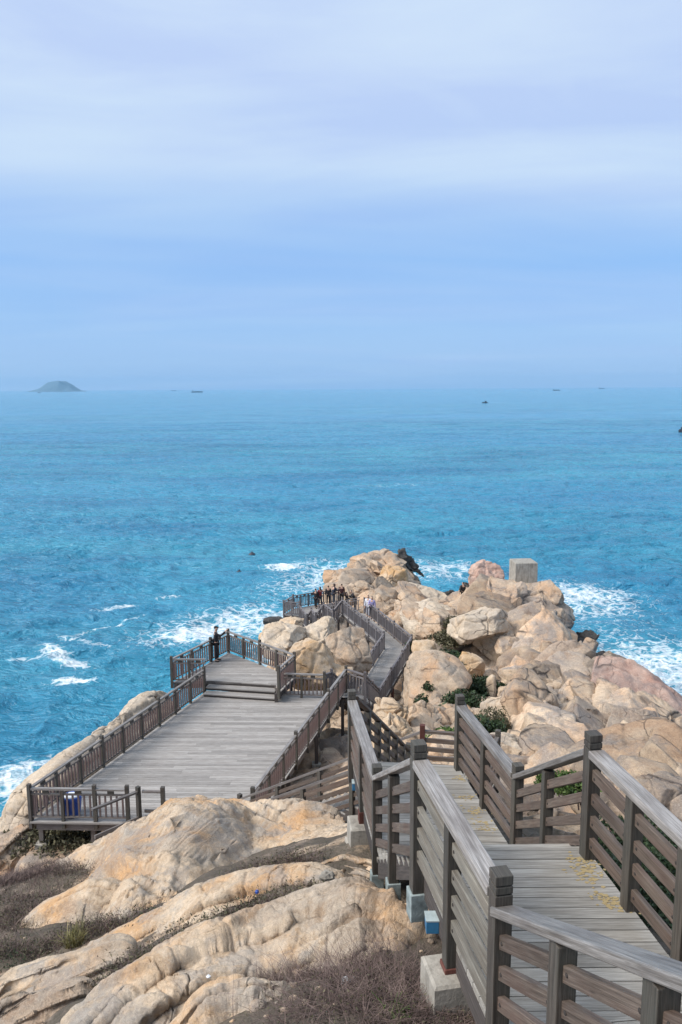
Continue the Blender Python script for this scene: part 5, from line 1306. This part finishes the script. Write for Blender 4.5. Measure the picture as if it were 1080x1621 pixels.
    if bag:
        c = cloth(*bag[0]); skin('shoulder_bag', [V(bag[1]) + V([-.06, 0, 0]), V(bag[1]) + V([.07, 0, -.01]), V(bag[1]) + V([.1, 0, -.05])], [(0, 1), (1, 2)], [(.07, .10), (.075, .11), (.05, .08)], c, t)
    t.rotation_euler.z = head; t.scale = (scale,) * 3
    return t
hang = ((.05, .02, -.28), (.06, .10, -.52)); fwd = ((.04, .14, -.24), (-.06, .36, -.16)); raised = ((.03, .22, -.10), (-.02, .44, .10))
BK = ('black_cloth', (.012, .012, .015)); BK2 = ('charcoal_cloth', (.025, .025, .03)); NV = ('dark_navy_cloth', (.014, .018, .035)); RD = ('dark_red_cloth', (.20, .03, .03)); WH = ('white_cloth', (.62, .62, .66)); GY = ('pale_grey_cloth', (.34, .34, .38)); PU = ('lilac_cloth', (.28, .26, .45)); JN = ('dark_jeans', (.03, .035, .05))
pl = byh(343, 1047, HU)
person('person in black with a black cap and shoulder bag, one arm raised towards the sea', (pl[0], pl[1], -HU), math.radians(-78), (BK, BK, ('black_shoes', (.02, .02, .02))), hang, raised, 1.0, (.07, -.04), True, (BK2, (-.17, -.12, 1.0)))
gF = None
def fp(label, X, Y, ang, cols, aL=hang, aR=hang, dy=0, **k):
    p = byh(X, Y, HF); person(label, (p[0], p[1] + dy, -HF), math.radians(ang), cols, aL, aR, random.uniform(.92, 1.02), **k)
fp('person in black with legs apart at the far lookout, nearest the planks edge', 500, 963, -20, (BK, BK, BK2), fwd, hang, legs=(.16, -.16))
fp('person in a dark red top beside the one in black at the far lookout', 507, 961, 40, (RD, JN, BK2), hang, fwd, legs=(.1, -.12), longhair=True)
fp('person in black seen between the red top and the zigzag stairs', 520, 958, 10, (BK2, BK, BK2), hang, hang, dy=0)
p = byd(528, 938, 61.5); person('person with dark hair in navy leaning on the seaward railing', (p[0], p[1], p[2] - 1.0), math.radians(-60), (NV, JN, BK2), fwd, fwd, lean=.12, longhair=True)
p = byd(541, 937, 63.0); person('person in a black and dark red coat above the zigzag stairs', (p[0], p[1], p[2] - 1.05), math.radians(15), (('maroon_black_cloth', (.05, .015, .018)), BK, BK2), hang, hang)
p = byd(550, 943, 64.0); person('person in black bending beside the one in the maroon coat', (p[0], p[1], p[2] - 1.2), math.radians(70), (BK, BK, BK2), fwd, fwd, lean=.3)
p = byd(559, 943, 64.5); person('person in charcoal bending low at the right end of the group', (p[0] + .15, p[1], p[2] - 1.25), math.radians(100), (BK2, BK, BK2), fwd, fwd, lean=.32)
p = byh(589, 980, HW); person('person in white and lilac climbing the bent walkway', (p[0], p[1], -HW), math.radians(170), (PU, BK2, WH), hang, fwd, .97, legs=(.15, -.12), longhair=True)
p = byh(583, 977, HW); person('person in a white top with a pale bag on the bent walkway', (p[0], p[1], -HW), math.radians(160), (WH, GY, WH), fwd, hang, .95, legs=(.12, -.1), longhair=True)
p = byd(733, 944, 62); p[2] = max(p[2] - .3, -40); person('person in black standing on the dark rocks beside the pink knob', (p[0], p[1], p[2] - .25), math.radians(30), (BK, BK, BK2), hang, hang)

# ================================================================== BOATS, BUOYS, ISLAND
def hull(name, L, Bm, Hh, mat, parent):
    n = 13; v = []; f = []
    for i in range(n):
        s = i / (n - 1); w = Bm / 2 * (1 - max(0, (s - .45) / .55) ** 2.2) * (.8 + .2 * min(1, s * 5)); top = Hh * (1 + .35 * s ** 3)
        x = (s - .5) * L
        for a, b in ((0, -.35), (.75, -.15), (1, .45), (1.04, 1)): v.append((x, a * w, b * top))
        for a, b in ((1.04, 1), (1, .45), (.75, -.15)): v.append((x, -a * w, b * top))
    for i in range(n - 1):
        for j in range(7): f.append((i * 7 + j, i * 7 + (j + 1) % 7, i * 7 + 7 + (j + 1) % 7, i * 7 + 7 + j))
    f.append(tuple(range(7))); f.append(tuple((n - 1) * 7 + j for j in range(7))[::-1])
    o = mesh_obj(name, v, f, mat, None, False); o.parent = parent; return o
M['hull_dark'] = simple('dark_boat_paint', (.03, .035, .05), .6, .3, 3, .1); M['hull_grey'] = simple('grey_ship_paint', (.12, .15, .18), .6, .2, .2, .1); M['cabin'] = simple('dull_white_cabin', (.4, .42, .42), .6, .2, 3, .1)
def boat(label, X, Y, L, head, mat='hull_dark', dist=None, cargo=False, mast=True):
    p = byh(X, Y, -SEA) if dist is None else byd(X, Y, dist); p[2] = SEA
    t = thing('boat' if not cargo else 'ship', label, 'boat' if not cargo else 'ship', (p[0], p[1], SEA + .02 * L)); h = L * (.10 if not cargo else .055)
    hull('hull', L, L * (.3 if not cargo else .15), h, M[mat], t)
    def bx(nm, x, z, lx, ly, lz, m):
        mb = MB(); mb.quadbox([(x - lx / 2, b, c) for b, c in ((-ly / 2, z + lz), (ly / 2, z + lz), (ly / 2, z), (-ly / 2, z))][::1] + [(x + lx / 2, b, c) for b, c in ((-ly / 2, z + lz), (ly / 2, z + lz), (ly / 2, z), (-ly / 2, z))], lx, ly, lz, .5)
        o = mb.build(nm, m); o.parent = t
    if cargo:
        bx('bridge', -L * .36, h, L * .08, L * .11, L * .11, M[mat]); bx('hatch_covers', L * .05, h, L * .55, L * .10, L * .03, M[mat]); bx('mast', L * .3, h, L * .012, L * .012, L * .10, M[mat])
    else:
        bx('wheelhouse', -L * .12, h, L * .24, L * .17, L * .2, M['cabin'] if mat != 'hull_dark' else M[mat]); bx('cabin_roof', -L * .12, h + L * .2, L * .28, L * .2, L * .02, M[mat])
        if mast: bx('mast', L * .02, h, L * .02, L * .02, L * .42, M[mat]); bx('deck_gear', L * .22, h, L * .12, L * .14, L * .08, M[mat])
    t.rotation_euler.z = head
    return t
b1_ = boat('small dark fishing boat drawing a white wake near the horizon', 768, 638, 10, PI - .15)
boat('dark fishing boat cut by the right edge of the picture', 1080, 685, 9, PI * .5)
boat('low grey cargo ship on the horizon, left of the middle', 312, 620.5, 92, .1, 'hull_grey', 6500, True)
boat('long dark barge on the horizon at the right', 881, 617.2, 62, .05, 'hull_grey', 6300, True)
boat('faint far ship under the right part of the horizon', 953, 613.5, 110, .2, 'hull_grey', 13000, True)
boat('faint far ship right of the island', 275, 617, 90, .7, 'hull_grey', 13000, True)
boat('small dark boat in front of the island', 62, 620.3, 30, .3, 'hull_grey', 7000)
for i, (ox, w, a) in enumerate(((14, 1.6, .9), (24, 2.2, .7))): pass
def wake(p0, L, w, ang):
    n = 40; v = []; f = []
    for i in range(n):
        s = i / (n - 1); ww = w * (.25 + s) * (1 - s ** 3 * .8) * random.uniform(.8, 1.15)
        x = p0[0] + math.cos(ang) * s * L; y = p0[1] + math.sin(ang) * s * L
        v += [(x + math.sin(ang) * ww, y - math.cos(ang) * ww, SEA + .55), (x - math.sin(ang) * ww, y + math.cos(ang) * ww, SEA + .55)]
    for i in range(n - 1): f.append((2 * i, 2 * i + 1, 2 * i + 3, 2 * i + 2))
    k = NT('wake_foam'); M['wake'] = k.fin((.62, .72, .78), .8)
    o = mesh_obj('wake', v, f, M['wake'], None, True); tag(o, None, None, None, 'structure')
wake(b1_.location, 42, 1.6, -.25)
for lab, X, Y, r in (('black round buoy in the waves, nearer one of the pair', 379, 909, .62), ('black round buoy farther out, right of the other', 399, 879, .55)):
    p = byh(X, Y, -SEA); t = thing('buoy', lab, 'buoy', (p[0], p[1], SEA), 'black buoys off the headland')
    for nm, prof in (('float', [(.1 * r, -.6 * r), (.75 * r, -.4 * r), (r, 0), (.85 * r, .45 * r), (.4 * r, .75 * r), (.15 * r, .85 * r)]), ('eye_ring', [(.14 * r, .84 * r), (.16 * r, 1.0 * r), (.1 * r, 1.1 * r)])):
        o = lathe(nm, prof, 16, M['hull_dark'], t)
def island():
    n, m = 90, 50; x = np.linspace(-1, 1, n); y = np.linspace(-1, 1, m); X, Y = np.meshgrid(x, y); p = np.stack([X.ravel() * 2.2, Y.ravel() * 2.2, 0 * X.ravel()], -1)
    prof = np.interp(X.ravel(), [-1, -.72, -.5, -.22, -.05, .2, .42, .7, 1], [-.08, .16, .34, .84, .95, .96, .6, .14, -.08])
    h = prof * np.clip(1.25 * (1 - np.abs(Y.ravel()) ** 1.6), 0, 1) + .07 * fbm(p * 2.2, 5, 5) - .03
    c = byd(91, 617, 13300); v = np.stack([X.ravel() * 500 + c[0], Y.ravel() * 420 + 13300, h * 186 + SEA - 2], -1)
    idx = np.arange(n * m).reshape(m, n); q = np.stack([idx[:-1, :-1], idx[:-1, 1:], idx[1:, 1:], idx[1:, :-1]], -1).reshape(-1, 4)
    k = NT('island_rock_haze_blue'); nn = k.noise(k.pos(), .01, 5, .6); M['isl'] = k.fin(k.mix(nn, (.06, .12, .17), (.11, .18, .23)), .9)  # vegetated rock, with the blue of distant haze put into its base colours
    tag(fast_mesh('island', v, q, M['isl']), None, None, None, 'structure')
island()

# ================================================================== AIR, SKY, LIGHT, CAMERA
def haze():
    Rr_, z0, z1 = 15000.0, SEA - 4.0, 190.0
    v = [(x, y, z) for z in (z0, z1) for x, y in ((-Rr_, -600), (Rr_, -600), (Rr_, 14500), (-Rr_, 14500))]
    f = [(3, 2, 1, 0), (4, 5, 6, 7)] + [(i, (i + 1) % 4, 4 + (i + 1) % 4, 4 + i) for i in range(4)]
    m = bpy.data.materials.new('sea_air'); m.use_nodes = True; t = m.node_tree; t.nodes.clear()
    o_ = t.nodes.new('ShaderNodeOutputMaterial'); vv = t.nodes.new('ShaderNodeVolumePrincipled'); vv.inputs['Color'].default_value = (.60, .85, 1.0, 1); vv.inputs['Density'].default_value = HAZE; vv.inputs['Anisotropy'].default_value = .72
    t.links.new(vv.outputs[0], o_.inputs['Volume'])
    o = mesh_obj('haze', v, f, m, None, False); o['kind'] = 'stuff'
HAZE = 4e-5
haze()
SUN_EL, SUN_AZ = math.radians(43), math.radians(252)        # azimuth clockwise from +y: over the left shoulder
def world():
    w = bpy.data.worlds.new('World'); bpy.context.scene.world = w; w.use_nodes = True; t = w.node_tree; t.nodes.clear()
    k = NT.__new__(NT); k.t = t; k.m = None
    out = k.n('ShaderNodeOutputWorld'); bg = k.n('ShaderNodeBackground'); k.l(bg.outputs[0], out.inputs[0])
    sky = k.n('ShaderNodeTexSky'); sky.sky_type = 'NISHITA'; sky.sun_disc = False; sky.sun_elevation = SUN_EL; sky.sun_rotation = SUN_AZ
    sky.air_density = 1.2; sky.dust_density = .6; sky.ozone_density = 3.0; sky.altitude = 0
    d = k.n('ShaderNodeTexCoord').outputs['Generated']; s = k.n('ShaderNodeSeparateXYZ'); k.l(d, s.inputs[0]); z = s.outputs[2]
    zz = k.math('ADD', k.math('MAXIMUM', z, 0.0), .11)
    cx = k.math('DIVIDE', s.outputs[0], zz); cy = k.math('DIVIDE', s.outputs[1], zz); cm = k.n('ShaderNodeCombineXYZ'); k.l(cx, cm.inputs[0]); k.l(cy, cm.inputs[1])
    n1 = k.noise(k.mapping(cm.outputs[0], (.22, .52, 1), (1.7, .4, 0), (0, 0, -.5)), 1.0, 6, .5, 1.1)      # long stratus bands
    n2 = k.noise(k.mapping(cm.outputs[0], (.35, .8, 1), (4.6, 2.9, 0), (0, 0, -.6)), 1.0, 7, .52, 1.2)
    # overcast sheet whose lower edge lifts off the sea; thinner streaks in the clear band
    hi = k.math('ADD', z, k.math('MULTIPLY', k.math('SUBTRACT', n1, .5), .16))
    sheet = k.ramp(hi, [(.10, 0), (.235, .80), (.36, 1)])
    streak = k.math('MULTIPLY', k.ramp(n1, [(.45, 0), (.7, 1)]), .35)
    low = k.ramp(z, [(.0, .12), (.05, .30), (.12, .25), (.2, 0)])
    cov = k.math('MAXIMUM', sheet, k.math('ADD', streak, low), True)
    band = k.mix(k.ramp(n2, [(.36, 0), (.62, 1)]), (2.9, 3.65, 5.25), (3.7, 4.5, 5.4))
    n3 = k.noise(k.mapping(cm.outputs[0], (.9, 1.5, 1), (2, 6, 0), (0, 0, -.5)), 1.0, 8, .62, 1.5)
    band = k.mix(k.ramp(n3, [(.45, 0), (.75, .35)]), band, (3.95, 4.75, 5.5))
    band = k.mix(k.ramp(hi, [(.12, .55), (.26, 0)]), band, (2.05, 3.1, 5.1))
    clear = k.mix(1.0, sky.outputs[0], (1.0, 1.0, 1.0), 'MULTIPLY')
    clear = k.mix(.8, clear, k.mix(k.ramp(z, [(0, 0), (.14, 1)]), (1.2, 2.7, 5.1), (1.05, 2.45, 5.05)))
    k.l(k.mix(cov, clear, band), bg.inputs[0]); bg.inputs[1].default_value = .1
world()
sl = bpy.data.lights.new('sun', 'SUN'); sl.energy = 2.6; sl.angle = math.radians(32); sl.color = (1, .95, .88)
so_ = bpy.data.objects.new('sun', sl); C.objects.link(so_)
so_.rotation_euler = (math.radians(90) - SUN_EL, 0, -SUN_AZ + PI)
cam = bpy.data.cameras.new('camera'); cam.sensor_fit = 'HORIZONTAL'; cam.sensor_width = 36; cam.lens = F / 1080 * 36; cam.clip_end = 80000; cam.clip_start = .05
co = bpy.data.objects.new('camera', cam); C.objects.link(co)
from mathutils import Matrix
co.matrix_world = Matrix(((RT[0], UP[0], -_f[0], 0), (RT[1], UP[1], -_f[1], 0), (RT[2], UP[2], -_f[2], 0), (0, 0, 0, 1)))
sc = bpy.context.scene; sc.camera = co
sc.view_settings.view_transform = 'Standard'; sc.view_settings.look = 'None'; sc.view_settings.exposure = 0.84; sc.view_settings.gamma = 1
sc.cycles.max_bounces = 6; sc.cycles.volume_bounces = 1; sc.cycles.use_denoising = True
